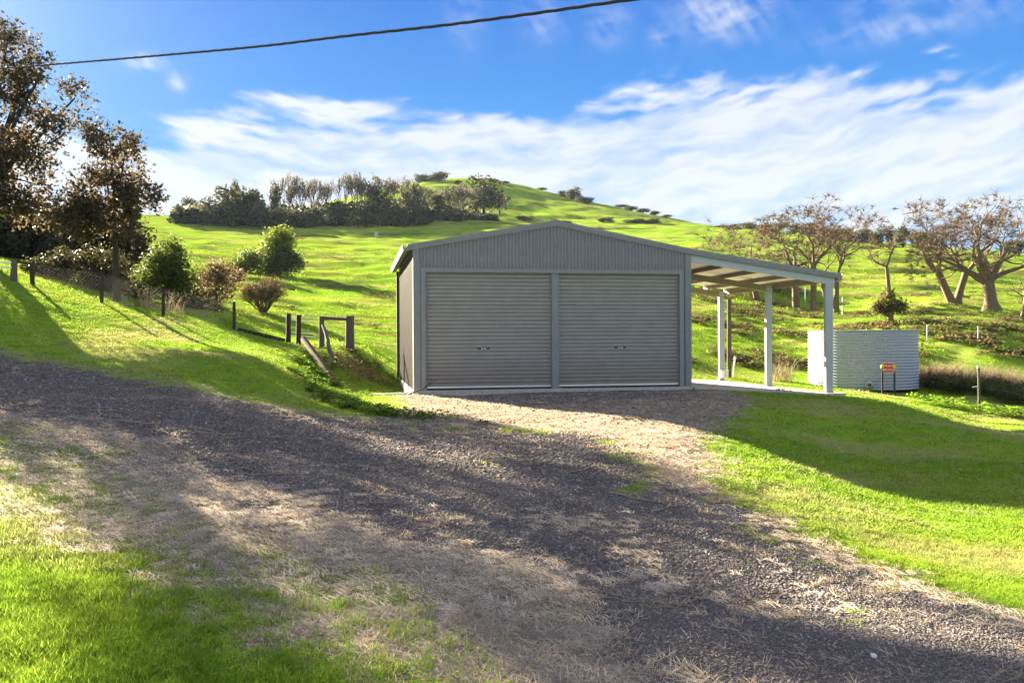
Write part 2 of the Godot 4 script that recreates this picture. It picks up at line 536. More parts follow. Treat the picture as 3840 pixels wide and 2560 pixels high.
# ---------------------------------------------------------------- the scene
func _ready() -> void:
	rng.seed = 11
	noise.seed = 3
	noise.fractal_octaves = 3
	# camera
	var cam := Camera3D.new()
	cam.name = "camera"
	cam.fov = 2.0 * rad_to_deg(atan(784.0 / 1963.0))
	cam.position = Vector3(0, 1.12, 0)
	cam.rotation = Vector3(-8.0 / 1963.0, 0, -0.0054)
	cam.near = 0.1
	cam.far = 4000.0
	add_child(cam)
	# sky and exposure
	var env := Environment.new()
	env.background_mode = Environment.BG_SKY
	env.sky = Sky.new()
	var pano := PanoramaSkyMaterial.new()
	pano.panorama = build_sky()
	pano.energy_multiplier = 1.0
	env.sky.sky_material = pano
	env.tonemap_mode = Environment.TONE_MAPPER_LINEAR
	env.tonemap_exposure = EXPOSURE
	env.sdfgi_enabled = true
	env.ssao_enabled = true
	env.ssil_enabled = true
	# thin haze: the far hill fades a little
	env.fog_enabled = true
	env.fog_density = 0.00012
	env.fog_light_color = Color(.80, .90, 1.0)
	var we := WorldEnvironment.new()
	we.name = "environment"
	we.environment = env
	add_child(we)
	# sun: low, ahead on the left
	var sun := DirectionalLight3D.new()
	sun.name = "sun"
	sun.light_color = Color(1.0, 0.93, 0.80)
	sun.light_energy = 1.6
	sun.light_angular_distance = 0.5
	sun.shadow_enabled = true
	add_child(sun)
	var az := deg_to_rad(SUN_AZ)
	var el := deg_to_rad(SUN_EL)
	var to_sun := Vector3(sin(az) * cos(el), sin(el), -cos(az) * cos(el))
	sun.look_at_from_position(to_sun * 50.0, Vector3.ZERO)
	var t0 := Time.get_ticks_msec()
	fit_land()
	fit_cover()
	print("land ", Time.get_ticks_msec() - t0)
	make_materials()
	build_ground()
	build_slabs()
	print("ground ", Time.get_ticks_msec() - t0)
	build_shed()
	build_tank()
	build_sign()
	build_left_fence()
	build_right_fence()
	build_small_posts()
	build_cable()
	print("built ", Time.get_ticks_msec() - t0)
	build_left_trees()
	build_bushes()
	build_coral_trees()
	build_hill_trees()
	print("trees ", Time.get_ticks_msec() - t0)
	build_gravel()
	build_grass()
	build_details()
	print("all ", Time.get_ticks_msec() - t0)

func make_materials() -> void:
	var grime := noise_tex(21, 0.02, Color(.93, .93, .93), Color(1, 1, 1), 5)
	var grime2 := noise_tex(22, 0.03, Color(.84, .83, .81), Color(1, 1, 1), 5)
	var spangle := noise_tex(23, 0.06, Color(.90, .91, .93), Color(1, 1, 1), 3)
	var grain := noise_tex(24, 0.05, Color(.45, .45, .45), Color(1, 1, 1), 4)
	var rough := noise_tex(25, 0.08, Color.BLACK, Color.WHITE, 5)
	mats.paint = worn(lin(.265, .28, .315), .55, 0.0, grime, .7)
	mats.paint2 = worn(lin(.235, .245, .272), .5, 0.0, grime, .9)
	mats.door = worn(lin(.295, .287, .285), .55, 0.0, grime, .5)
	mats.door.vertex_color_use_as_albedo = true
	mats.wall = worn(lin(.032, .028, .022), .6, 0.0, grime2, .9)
	mats.galv = worn(lin(.44, .465, .51), .5, .5, spangle, 3.0)
	mats.rust = worn(lin(.30, .255, .20), .7, .2, grime2, 2.5)
	mats.tank = worn(lin(.43, .46, .55), .55, .15, spangle, 2.0)
	mats.cream = worn(lin(.88, .82, .75), .6, 0.0, grime, 1.0)
	mats.concrete = worn(lin(.54, .50, .45), .9, 0.0, grime2, 1.6, rough, .3)
	mats.wood = worn(lin(.15, .12, .09), .9, 0.0, grain, 2.2, rough, .8)
	mats.grey_wood = worn(lin(.20, .185, .165), .9, 0.0, grain, 2.6, rough, .8)
	mats.dark_wood = worn(lin(.065, .05, .038), .9, 0.0, grain, 2.2, rough, .6)
	mats.log = worn(lin(.20, .12, .065), .9, 0.0, grain, 2.2, rough, .6)
	mats.bark = worn(lin(.07, .055, .042), .9, 0.0, grain, 1.2)
	mats.coral = worn(lin(.30, .205, .125), .9, 0.0, grain, .9)
	mats.grey_bark = worn(lin(.10, .08, .062), .9, 0.0, grain, .5)
	mats.twig = worn(lin(.15, .10, .065), .9, 0.0, grain, 1.0)
	mats.black = mat(lin(.012, .012, .012), .6)
	mats.dark = mat(lin(.03, .028, .026), .6)
	mats.white = mat(lin(.72, .72, .70), .5)
	mats.alu = mat(lin(.72, .73, .74), .35, .6)
	mats.wire = mat(lin(.035, .033, .031), .8, 0.0)
	mats.red = mat(lin(.50, .028, .02), .5)
	mats.yellow = mat(lin(.62, .48, .02), .5)
	mats.blade = vcol(.7, 1.0, .12)
	mats.blade.specular_mode = BaseMaterial3D.SPECULAR_DISABLED
	mats.straw = vcol(.8, 0.8, .12)
	mats.leaf = vcol(.65, .95, .25)
	mats.dull_leaf = vcol(.75, .8, .2)
	mats.stone = vcol(.85, 0.0, .35)
	var soil := noise_tex(31, 0.05, Color(.86, .86, .86), Color(1, 1, 1), 5, 512)
	var g := vcol(.95, 0.0, .2)
	g.albedo_texture = soil
	g.uv1_triplanar = true
	g.uv1_world_triplanar = true
	g.uv1_scale = Vector3.ONE * 0.8
	g.heightmap_enabled = true
	g.heightmap_texture = noise_tex(32, 0.06, Color.BLACK, Color.WHITE, 5, 512)
	g.heightmap_scale = 2.0
	g.specular_mode = BaseMaterial3D.SPECULAR_DISABLED
	mats.ground = g

# ---------------------------------------------------------------- ground
func field_tone(x: float, z: float) -> Color:
	# pasture seen from afar: lush bands, paler worn bands, brown clumps
	var a := noise.get_noise_2d(x * 3.0 + 11.0, z * 9.0)
	var b := noise.get_noise_2d(x * 11.0 + 77.0, z * 24.0)
	var c := noise.get_noise_2d(x * 40.0, z * 60.0 + 9.0)
	var col := Color(.225, .36, .032)
	col = col.lerp(Color(.27, .345, .04), clampf(a * 1.4 + b * 0.5, 0.0, 0.8))
	col = col.lerp(Color(.12, .24, .022), clampf(-a * 0.9 - c * 0.7, 0.0, 0.7))
	col = col.lerp(Color(.34, .30, .10), .55 * smoothstep(.05, .45, noise.get_noise_2d(x * 6.0 + 500.0, z * 17.0 + 80.0) + .3 * c))
	col = col.lerp(Color(.11, .085, .04), smoothstep(0.16, 0.40, b + c * 0.4 - a * 0.2) * 0.7)
	return col

func ground_tone(x: float, z: float) -> Color:
	var w := cover_at(x, z)
	var green := Color(.21, .335, .035)
	green = green.lerp(Color(.36, .33, .12), .55 * smoothstep(.0, .5, noise.get_noise_2d(x * 24.0 + 500.0, z * 30.0 + 80.0)))
	if z > 20.0:
		green = green.lerp(field_tone(x, z), smoothstep(20.0, 45.0, z))
	var n := noise.get_noise_2d(x * 140.0, z * 140.0)
	var dry := Color(.275, .222, .162) * (1.0 + 0.3 * n) * (1.2 if z < 10.0 and x < 1.5 else 1.0)  # near dry ground is painted lighter to lift it in the tree shade
	var grav := Color(.14, .124, .116) * (1.0 + 0.35 * n)
	# bare red earth on the cut bank, a yellower patch of grass below it
	var bank := smoothstep(1.3, .5, Vector2((x + 4.15) * .9, z - 22.9).length() + n * .5)
	green = green.lerp(Color(.13, .07, .042) * (1.0 + .4 * n), bank * .8)
	var gold := smoothstep(2.0, .6, Vector2((x + 3.0) * 1.2, z - 19.3).length() + n * .6)
	green = green.lerp(Color(.50, .44, .03), gold * .8)
	return green * w.x + dry * w.y + grav * w.z

func build_ground() -> void:
	var s := Shape.new()
	var zs := PackedFloat32Array([-40.0, -12.0, -4.0, 0.0, 1.5, 2.4])
	var z := 2.9
	while z < 560.0:
		zs.append(z)
		z *= 1.0085 if z < 40.0 else (1.013 if z < 240.0 else 1.05)
	zs.append(560.0)
	var cols := 380
	var m := cols + 1
	for r in zs.size():
		var zc := maxf(zs[r], 1.0) + 6.0
		var far := maxf(zs[r], 0.0)
		for k in m:
			# finer in the middle
			var t := k / float(cols) * 2.0 - 1.0
			var u := 1.55 * t * (0.55 + 0.45 * t * t)
			var x := u * zc
			s.v.append(Vector3(x, hgt(x, zs[r]), -zs[r]))
			s.c.append(ground_tone(x, zs[r]) if absf(u) < 1.0 or far > 60.0 else Color(.06, .09, .02))
	s.n.resize(s.v.size())
	for r in zs.size():
		for k in m:
			var a := s.v[r * m + maxi(k - 1, 0)]
			var b := s.v[r * m + mini(k + 1, cols)]
			var c := s.v[maxi(r - 1, 0) * m + k]
			var d := s.v[mini(r + 1, zs.size() - 1) * m + k]
			s.n[r * m + k] = (b - a).cross(d - c).normalized()
	for r in zs.size() - 1:
		for k in cols:
			var p := r * m + k
			s.i.append(p); s.i.append(p + m); s.i.append(p + 1)
			s.i.append(p + 1); s.i.append(p + m); s.i.append(p + m + 1)
	struct(obj("ground", s, mats.ground), "green paddock, lawn and gravel drive rising to a grassy hill", "ground")

func shed_at(s: float, y: float, t: float) -> Vector3:
	return Vector3(-2.1 + .984 * s - .179 * t, y, -(18.3 + .179 * s + .984 * t))

const TURN := 0.18

func slab_top(s: float) -> float:
	return -.02 - .205 * clampf((s - 6.27) / 3.5, 0.0, 1.06)

func build_slabs() -> void:
	var s := Shape.new()
	s.block(Vector3(-.03, -.3, -6.2), Vector3(6.29, -.003, .07))
	var o := obj("shed_slab", s, mats.concrete)
	o.position = Vector3(-2.1, 0, -18.3)
	o.rotation.y = TURN
	struct(o, "grey concrete slab under the metal shed", "slab")
	s = Shape.new()
	var x0 := 6.295
	var x1 := 9.93
	for k in 8:
		var a := lerpf(x0, x1, k / 8.0)
		var b := lerpf(x0, x1, (k + 1) / 8.0)
		s.quad(Vector3(a, slab_top(a), .14), Vector3(b, slab_top(b), .14), Vector3(b, slab_top(b), -6.4), Vector3(a, slab_top(a), -6.4), Vector3.UP)
		s.quad(Vector3(a, slab_top(a), .14), Vector3(b, slab_top(b), .14), Vector3(b, slab_top(b) - .3, .14), Vector3(a, slab_top(a) - .3, .14), Vector3.BACK)
		s.quad(Vector3(a, slab_top(a), -6.4), Vector3(b, slab_top(b), -6.4), Vector3(b, slab_top(b) - .3, -6.4), Vector3(a, slab_top(a) - .3, -6.4), Vector3.FORWARD)
	s.quad(Vector3(x1, slab_top(x1), .14), Vector3(x1, slab_top(x1), -6.4), Vector3(x1, slab_top(x1) - .4, -6.4), Vector3(x1, slab_top(x1) - .4, .14), Vector3.RIGHT)
	s.block(Vector3(9.58, -.6, -.12), Vector3(10.0, slab_top(9.7) + .012, .2))
	o = obj("carport_slab", s, mats.concrete)
	o.position = Vector3(-2.1, 0, -18.3)
	o.rotation.y = TURN
	struct(o, "pale concrete slab under the open carport", "slab")

# ---------------------------------------------------------------- shed with carport
func roof_y(x: float) -> float:
	if x <= 3.135:
		return 3.13 + (x + .12) * (3.71 - 3.13) / 3.255
	if x <= 6.27:
		return 3.71 - (x - 3.135) * (3.71 - 3.12) / 3.135
	return 3.12 - (x - 6.27) * (3.12 - 2.59) / 3.7

func build_shed() -> void:
	var shed := thing("shed", "grey corrugated metal shed with two roller doors and an open carport on its right side", "shed", Vector3(-2.1, 0, -18.3), TURN)
	var X := Vector3.RIGHT
	var Y := Vector3.UP
	var Z := Vector3.BACK
	var zero := func(_u): return 0.0
	# gable cladding over the doors
	var s := Shape.new()
	s.corrugated(Vector3(.135, 0, -.005), X, Y, Z, 6.0, .078, .021, 8, func(_u): return 2.60, func(u): return roof_y(.135 + u) - .1)
	obj("gable_cladding", s, mats.paint, shed)
	# strips of cladding beside the doors
	for e in [[.12, .16], [6.08, .13]]:
		s = Shape.new()
		s.corrugated(Vector3(e[0], 0, -.012), X, Y, Z, e[1], .078, .012, 8, func(_u): return .0, func(_u): return 2.66)
		obj("front_cladding", s, mats.paint, shed)
	# side and rear walls
	s = Shape.new()
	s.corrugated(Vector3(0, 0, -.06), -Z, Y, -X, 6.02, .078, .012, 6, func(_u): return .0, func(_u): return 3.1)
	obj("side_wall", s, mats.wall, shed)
	s = Shape.new()
	s.corrugated(Vector3(6.27, 0, -.06), -Z, Y, X, 6.02, .078, .012, 6, func(_u): return .0, func(_u): return 3.1)
	obj("side_wall", s, mats.paint, shed)
	s = Shape.new()
	s.corrugated(Vector3(.03, 0, -6.1), X, Y, -Z, 6.2, .078, .012, 6, func(_u): return .0, func(u): return roof_y(.03 + u) - .03)
	obj("rear_wall", s, mats.paint, shed)
	# corner flashings
	for e in [[-.014, .128], [6.135, 6.284]]:
		s = Shape.new()
		var left: bool = e[0] < 1.0
		s.block(Vector3(e[0], .0, -.02), Vector3(e[1], 3.04, .012))
		s.block(Vector3(e[0] - .002 if left else e[1] - .03, .001, -.16), Vector3(e[0] + .03 if left else e[1] + .002, 3.039, -.0205))
		s.block(Vector3(e[0] + .03, .002, .0125), Vector3(e[0] + .045, 3.0, .02))
		s.block(Vector3(e[1] - .045, .002, .0125), Vector3(e[1] - .03, 3.0, .02))
		obj("corner_flashing", s, mats.paint2, shed)
	# door surround
	s = Shape.new()
	s.block(Vector3(.155, .0, -.10), Vector3(.238, 2.625, .022))
	obj("door_jamb", s, mats.paint2, shed)
	s = Shape.new()
	s.block(Vector3(6.0, .0, -.10), Vector3(6.085, 2.625, .022))
	obj("door_jamb", s, mats.paint2, shed)
	s = Shape.new()
	s.block(Vector3(.238, 2.545, -.10), Vector3(6.0, 2.625, .0218))
	s.block(Vector3(.155, 2.6252, -.01), Vector3(6.085, 2.64, .028))
	obj("door_header", s, mats.paint2, shed)
	s = Shape.new()
	s.block(Vector3(3.03, .0, -.12), Vector3(3.195, 2.5448, .0))
	s.block(Vector3(3.035, .002, .0002), Vector3(3.06, 2.54, .008))
	s.block(Vector3(3.165, .002, .0002), Vector3(3.19, 2.54, .008))
	obj("door_post", s, mats.paint2, shed)
	# roller doors
	for e in [[.238, 3.03, 1.52], [3.195, 6.0, 4.62]]:
		s = Shape.new()
		var p := .0845
		var steps := [[.0, -.010], [.008, .006], [.054, .006], [.061, -.008], [.065, -.008], [.071, .003], [.078, .003]]
		var pts: Array[Vector2] = []
		var y0 := .075
		while y0 < 2.55:
			for q in steps:
				pts.append(Vector2(y0 + q[0], q[1]))
			y0 += p
		for k in pts.size() - 1:
			if pts[k].x > 2.56:
				break
			# curtain turns browner and darker towards the bottom
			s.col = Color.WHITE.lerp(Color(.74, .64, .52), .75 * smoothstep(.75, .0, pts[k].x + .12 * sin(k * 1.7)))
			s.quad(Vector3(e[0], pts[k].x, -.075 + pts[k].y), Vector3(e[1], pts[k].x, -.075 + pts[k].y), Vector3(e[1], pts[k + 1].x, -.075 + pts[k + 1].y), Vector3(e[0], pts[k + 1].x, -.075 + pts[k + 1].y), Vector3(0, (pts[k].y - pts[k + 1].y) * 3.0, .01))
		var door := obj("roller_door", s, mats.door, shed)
		s = Shape.new()
		s.block(Vector3(e[0] + .01, .042, -.10), Vector3(e[1] - .01, .078, -.055))
		obj("bottom_rail", s, mats.alu, door)
		s = Shape.new()
		s.block(Vector3(e[0] + .01, .004, -.092), Vector3(e[1] - .01, .0418, -.062))
		obj("rubber_seal", s, mats.black, door)
		s = Shape.new()
		s.block(Vector3(e[2] - .135, .875, -.08), Vector3(e[2] + .135, .912, -.066))
		var lock := obj("lock_plate", s, mats.dark, door)
		lock.name = "lock_plate"
		for k in [-.035, .03]:
			s = Shape.new()
			s.block(Vector3(e[2] + k - .02, .883, -.0655), Vector3(e[2] + k + .02, .902, -.055))
			obj("latch", s, mats.alu, door)
	# roof sheets
	var rr_ := [[-.12, 3.135], [3.135, 6.27], [6.27, 9.98]]
	for e in rr_:
		s = Shape.new()
		var a := Vector3(e[0], roof_y(e[0] + .0001) - .015, -.02)
		var b := Vector3(e[1], roof_y(e[1]) - .015, -.02)
		var d := (b - a).normalized()
		var up := Vector3(-d.y, d.x, 0)
		var length := a.distance_to(b)
		s.corrugated(a, -Z, d, up, 6.25, .078, .009, 6, zero, func(_u): return length)
		var sheet := obj("roof_sheet", s, mats.paint, shed)
		if e[0] > 6.0:
			s = Shape.new()
			s.corrugated(a - up * .006 - Z * .01, -Z, d, -up, 6.22, .078, .009, 6, zero, func(_u): return length)
			obj("sheet_underside", s, mats.cream, sheet)
	# barge capping in two steps along the front edge
	for e in [[-.13, 3.135], [3.135, 6.28], [6.28, 10.0]]:
		s = Shape.new()
		var a := Vector3(e[0], roof_y(e[0]), 0)
		var b := Vector3(e[1], roof_y(e[1]), 0)
		for q in [[.0, .062, .05, .004], [.0625, .105, .042, .0], [.1055, .128, .036, .0]]:
			var z1: float = q[2]
			s.quad(a + Vector3(0, -q[0], z1), b + Vector3(0, -q[0], z1), b + Vector3(0, -q[1], z1), a + Vector3(0, -q[1], z1), Z)
			s.quad(a + Vector3(0, -q[1], z1), b + Vector3(0, -q[1], z1), b + Vector3(0, -q[1], .0), a + Vector3(0, -q[1], .0), -Y)
			s.quad(a + Vector3(0, -q[0], z1), b + Vector3(0, -q[0], z1), b + Vector3(0, -q[0], -.14), a + Vector3(0, -q[0], -.14), Y)
			s.quad(b + Vector3(0, -q[0], z1), b + Vector3(0, -q[1], z1), b + Vector3(0, -q[1], .0), b + Vector3(0, -q[0], .0), X)
			s.quad(a + Vector3(0, -q[0], z1), a + Vector3(0, -q[1], z1), a + Vector3(0, -q[1], .0), a + Vector3(0, -q[0], .0), -X)
		obj("barge_capping", s, mats.paint2, shed)
	s = Shape.new()
	for e in [[3.0, 3.135], [3.135, 3.27]]:
		s.quad(Vector3(e[0], roof_y(e[0]) + .012, .03), Vector3(e[1], roof_y(e[1]) + .012, .03), Vector3(e[1], roof_y(e[1]) + .012, -6.3), Vector3(e[0], roof_y(e[0]) + .012, -6.3), Y)
	obj("ridge_capping", s, mats.paint2, shed)
	# gutters
	for e in [[-.135, 3.12, -1.0], [9.99, 2.585, 1.0]]:
		s = Shape.new()
		var gx: float = e[0]
		var gy: float = e[1]
		var sx: float = e[2]
		var prof := [Vector2(-.02, -.01), Vector2(-.02, -.115), Vector2(.085, -.125), Vector2(.105, -.02), Vector2(.115, .0)]
		if sx > 0.0:
			prof = [Vector2(-.07, -.03), Vector2(-.07, -.16), Vector2(.02, -.165), Vector2(.045, -.02), Vector2(.055, .0)]
		for k in prof.size() - 1:
			var a := Vector3(gx + sx * prof[k].x, gy + prof[k].y, .02)
			var b := Vector3(gx + sx * prof[k + 1].x, gy + prof[k + 1].y, .02)
			s.quad(a, b, b - Z * 6.3, a - Z * 6.3, Vector3(sx, -.7, 0))
		var c := Vector3(gx + sx * .04, gy - .06, .02)
		for k in prof.size() - 1:
			s.tri(c, Vector3(gx + sx * prof[k].x, gy + prof[k].y, .02), Vector3(gx + sx * prof[k + 1].x, gy + prof[k + 1].y, .02), Z)
		obj("gutter", s, mats.paint2, shed)
	s = Shape.new()
	s.block(Vector3(-.09, .02, -6.12), Vector3(-.016, 3.02, -6.03))
	obj("downpipe", s, mats.dark, shed)
	# carport steel: posts, beams, purlins
	for z in [-.02, -3.02, -6.05]:
		s = Shape.new()
		var w: float = .19 if z > -1.0 else .165
		var top := roof_y(9.72) - .13
		var base := slab_top(9.72)
		s.block(Vector3(9.815 - w, base, z - .085), Vector3(9.815, top, z))
		for k in 3:
			var x: float = 9.815 - w * (.22 + .28 * k)
			s.block(Vector3(x - .008, base + .02, z + .0004), Vector3(x + .008, top - .16, z + .006))
		var post := obj("carport_post", s, mats.galv, shed)
		s = Shape.new()
		s.block(Vector3(9.80 - w - .02, base, z - .13), Vector3(9.86, base + .012, z + .06))
		obj("base_plate", s, mats.galv, post)
		if z < -5.0:
			s = Shape.new()
			s.block(Vector3(9.67, base + .1, z + .0065), Vector3(9.79, base + .33, z + .07))
			obj("junction_box", s, mats.white, post)
			s = Shape.new()
			s.block(Vector3(9.83, base + .12, z - .05), Vector3(9.93, base + .34, z + .03))
			obj("junction_box", s, mats.white, post)
		s = Shape.new()
		var a := Vector3(6.29, roof_y(6.29) - .215, z - .04)
		var b := Vector3(9.86, roof_y(9.86) - .215, z - .04)
		if z > -1.0:
			a.y += .012
			b.y += .012
		s.beam(a, b, .07, .155)
		s.beam(a + Vector3(0, -.07, .0385), b + Vector3(0, -.07, .0385), .006, .014)
		obj("carport_beam", s, mats.galv if z > -1.0 else mats.rust, shed)
	for x in [6.72, 7.58, 8.44, 9.25]:
		s = Shape.new()
		s.beam(Vector3(x, roof_y(x) - .083, -.09), Vector3(x, roof_y(x) - .083, -6.24), .06, .1)
		obj("purlin", s, mats.rust, shed)
	s = Shape.new()
	s.beam(Vector3(9.9, roof_y(9.9) - .11, -.09), Vector3(9.9, roof_y(9.9) - .11, -6.24), .05, .17)
	s.beam(Vector3(9.86, roof_y(9.86) - .17, -.09), Vector3(9.86, roof_y(9.86) - .17, -6.24), .025, .03)
	obj("edge_purlin", s, mats.rust, shed)

# ---------------------------------------------------------------- tank, sign, posts, fences, cable
func build_tank() -> void:
	var at := Vector3(10.83, -.46, -26.4)
	var tank := thing("water_tank", "round corrugated galvanised water tank beside the carport", "water tank", at)
	var s := Shape.new()
	var rings := 20
	var per := 6
	var high := 1.74
	var sides := 96
	var rad := func(k: int) -> float: return 1.575 + .02 * sin(TAU * k / per)
	for k in rings * per:
		var y0 := high * k / (rings * per)
		var y1 := high * (k + 1) / (rings * per)
		var r0: float = rad.call(k)
		var r1: float = rad.call(k + 1)
		var s0 := -.02 * cos(TAU * k / per) * TAU / (high / rings)
		var s1 := -.02 * cos(TAU * (k + 1) / per) * TAU / (high / rings)
		for q in sides:
			var a0 := TAU * q / sides
			var a1 := TAU * (q + 1) / sides
			var e0 := Vector3(sin(a0), 0, cos(a0))
			var e1 := Vector3(sin(a1), 0, cos(a1))
			s.squad(e0 * r0 + Vector3(0, y0, 0), e1 * r0 + Vector3(0, y0, 0), e1 * r1 + Vector3(0, y1, 0), e0 * r1 + Vector3(0, y1, 0), (e0 + Vector3(0, s0, 0)).normalized(), (e1 + Vector3(0, s0, 0)).normalized(), (e1 + Vector3(0, s1, 0)).normalized(), (e0 + Vector3(0, s1, 0)).normalized())
	obj("tank_wall", s, mats.tank, tank)
	s = Shape.new()
	var ring := PackedVector3Array()
	var rw := PackedFloat32Array()
	for q in 97:
		var a := TAU * q / 96
		ring.append(Vector3(sin(a) * 1.58, high, cos(a) * 1.58))
		rw.append(.014)
	s.tube(ring, rw, 6)
	obj("rim", s, mats.tank, tank)
	s = Shape.new()
	for q in 48:
		var a0 := TAU * q / 48
		var a1 := TAU * (q + 1) / 48
		s.tri(Vector3(0, high + .03, 0), Vector3(sin(a0) * 1.565, high - .02, cos(a0) * 1.565), Vector3(sin(a1) * 1.565, high - .02, cos(a1) * 1.565), Vector3.UP)
	obj("tank_roof", s, mats.galv, tank)
	s = Shape.new()
	var dir := Vector3(-.27, 0, .963)
	var c0 := dir * 1.5 + Vector3(0, .16, 0)
	s.tube(PackedVector3Array([c0, c0 + dir * .16]), PackedFloat32Array([.062, .062]), 14, true)
	s.tube(PackedVector3Array([c0 + dir * .13, c0 + dir * .175, c0 + dir * .176]), PackedFloat32Array([.115, .115, .06]), 16)
	var out := obj("outlet_pipe", s, mats.white, tank)
	s = Shape.new()
	s.tube(PackedVector3Array([c0 + dir * .166, c0 + dir * .178]), PackedFloat32Array([.046, .046]), 12, true)
	obj("pipe_mouth", s, mats.dark, out)
	# vertical seam with rivets
	s = Shape.new()
	var a2 := .05
	for k in 20:
		var y := high * (k + .25) / 20.0
		var e := Vector3(sin(a2), 0, cos(a2))
		s.tube(PackedVector3Array([e * 1.59 + Vector3(0, y, 0), e * 1.605 + Vector3(0, y, 0)]), PackedFloat32Array([.009, .006]), 5, true)
	var riv := obj("rivets", s, mats.galv, tank)
	riv.set_meta("kind", "stuff")

func text(words: String, size: float, m: Material, parent: Node, at: Vector3) -> void:
	var t := TextMesh.new()
	t.text = words
	var f := SystemFont.new()
	f.font_names = PackedStringArray(["Droid Sans"])
	f.font_weight = 700
	t.font = f
	t.font_size = 32
	t.pixel_size = size / 32.0
	t.depth = .003
	var o := inst("lettering", t, m, parent)
	o.position = at

func build_sign() -> void:
	var z := 24.2
	var ground := hgt(10.67, z)
	var sign := thing("fire_tank_sign", "red and white sign on two short posts with yellow caps before the water tank", "sign", Vector3(10.67, ground, -z), -.27)
	var s: Shape
	for x in [-.165, .155]:
		s = Shape.new()
		s.block(Vector3(x - .024, -.1, -.03), Vector3(x + .024, .78, .01))
		var p := obj("post", s, mats.wire, sign)
		s = Shape.new()
		s.tube(PackedVector3Array([Vector3(x, .765, -.01), Vector3(x, .79, -.01), Vector3(x, .835, -.01), Vector3(x, .85, -.01)]), PackedFloat32Array([.045, .05, .045, .015]), 10, true)
		obj("cap", s, mats.yellow, p)
	s = Shape.new()
	var y := .22 - ground
	s.block(Vector3(-.15, y - .14, .012), Vector3(.15, y + .14, .018))
	var plate := obj("plate", s, mats.red, sign)
	s = Shape.new()
	for e in [[-.148, -.138, -.138, .138], [.138, .148, -.138, .138], [-.1379, .1379, .13, .138], [-.1379, .1379, -.138, -.13]]:
		s.block(Vector3(e[0], y + e[2], .0182), Vector3(e[1], y + e[3], .0205))
	obj("white_border", s, mats.white, plate)
	text("FIRE WATER", .062, mats.white, plate, Vector3(0, y + .052, .0195))
	text("TANK OUTLET", .056, mats.white, plate, Vector3(0, y - .056, .0195))

func pole(s: Shape, a: Vector3, b: Vector3, ra: float, rb: float, sides := 8, wob := 0.0) -> void:
	var pts := PackedVector3Array()
	var rad := PackedFloat32Array()
	for k in 6:
		var t := k / 5.0
		pts.append(a.lerp(b, t) + Vector3(rr(-1, 1), rr(-.3, .3), rr(-1, 1)) * wob * (1.0 if k > 0 and k < 5 else 0.0))
		rad.append(lerpf(ra, rb, t) * rr(.95, 1.05))
	s.tube(pts, rad, sides, true)

func wire(s: Shape, a: Vector3, b: Vector3, r: float, sag: float, steps := 6) -> void:
	var pts := PackedVector3Array()
	var rad := PackedFloat32Array()
	for k in steps + 1:
		var t := k / float(steps)
		pts.append(a.lerp(b, t) - Vector3(0, sag * 4.0 * t * (1.0 - t), 0))
		rad.append(r)
	s.tube(pts, rad, 4)

func netting(a0: Vector3, a1: Vector3, b0: Vector3, b1: Vector3, gap: float, r: float) -> Shape:
	# a is the low edge, b the high one; crossing wires
	var s := Shape.new()
	var length := a0.distance_to(a1)
	var high := a0.distance_to(b0)
	var m := int((length + high) / gap)
	for k in m:
		for side in 2:
			var u0 := k * gap
			var u1 := u0 - high
			var v0 := 0.0
			var v1 := 1.0
			if u0 > length:
				v0 = (u0 - length) / high
				u0 = length
			if u1 < 0.0:
				v1 = clampf(k * gap / high, 0.0, 1.0)
				u1 = 0.0
			if v1 - v0 < .02:
				continue
			u0 /= length
			u1 /= length
			if side == 1:
				u0 = 1.0 - u0
				u1 = 1.0 - u1
			var p := a0.lerp(a1, u0).lerp(b0.lerp(b1, u0), v0)
			var q := a0.lerp(a1, u1).lerp(b0.lerp(b1, u1), v1)
			s.tube(PackedVector3Array([p, q]), PackedFloat32Array([r, r]), 3)
	return s

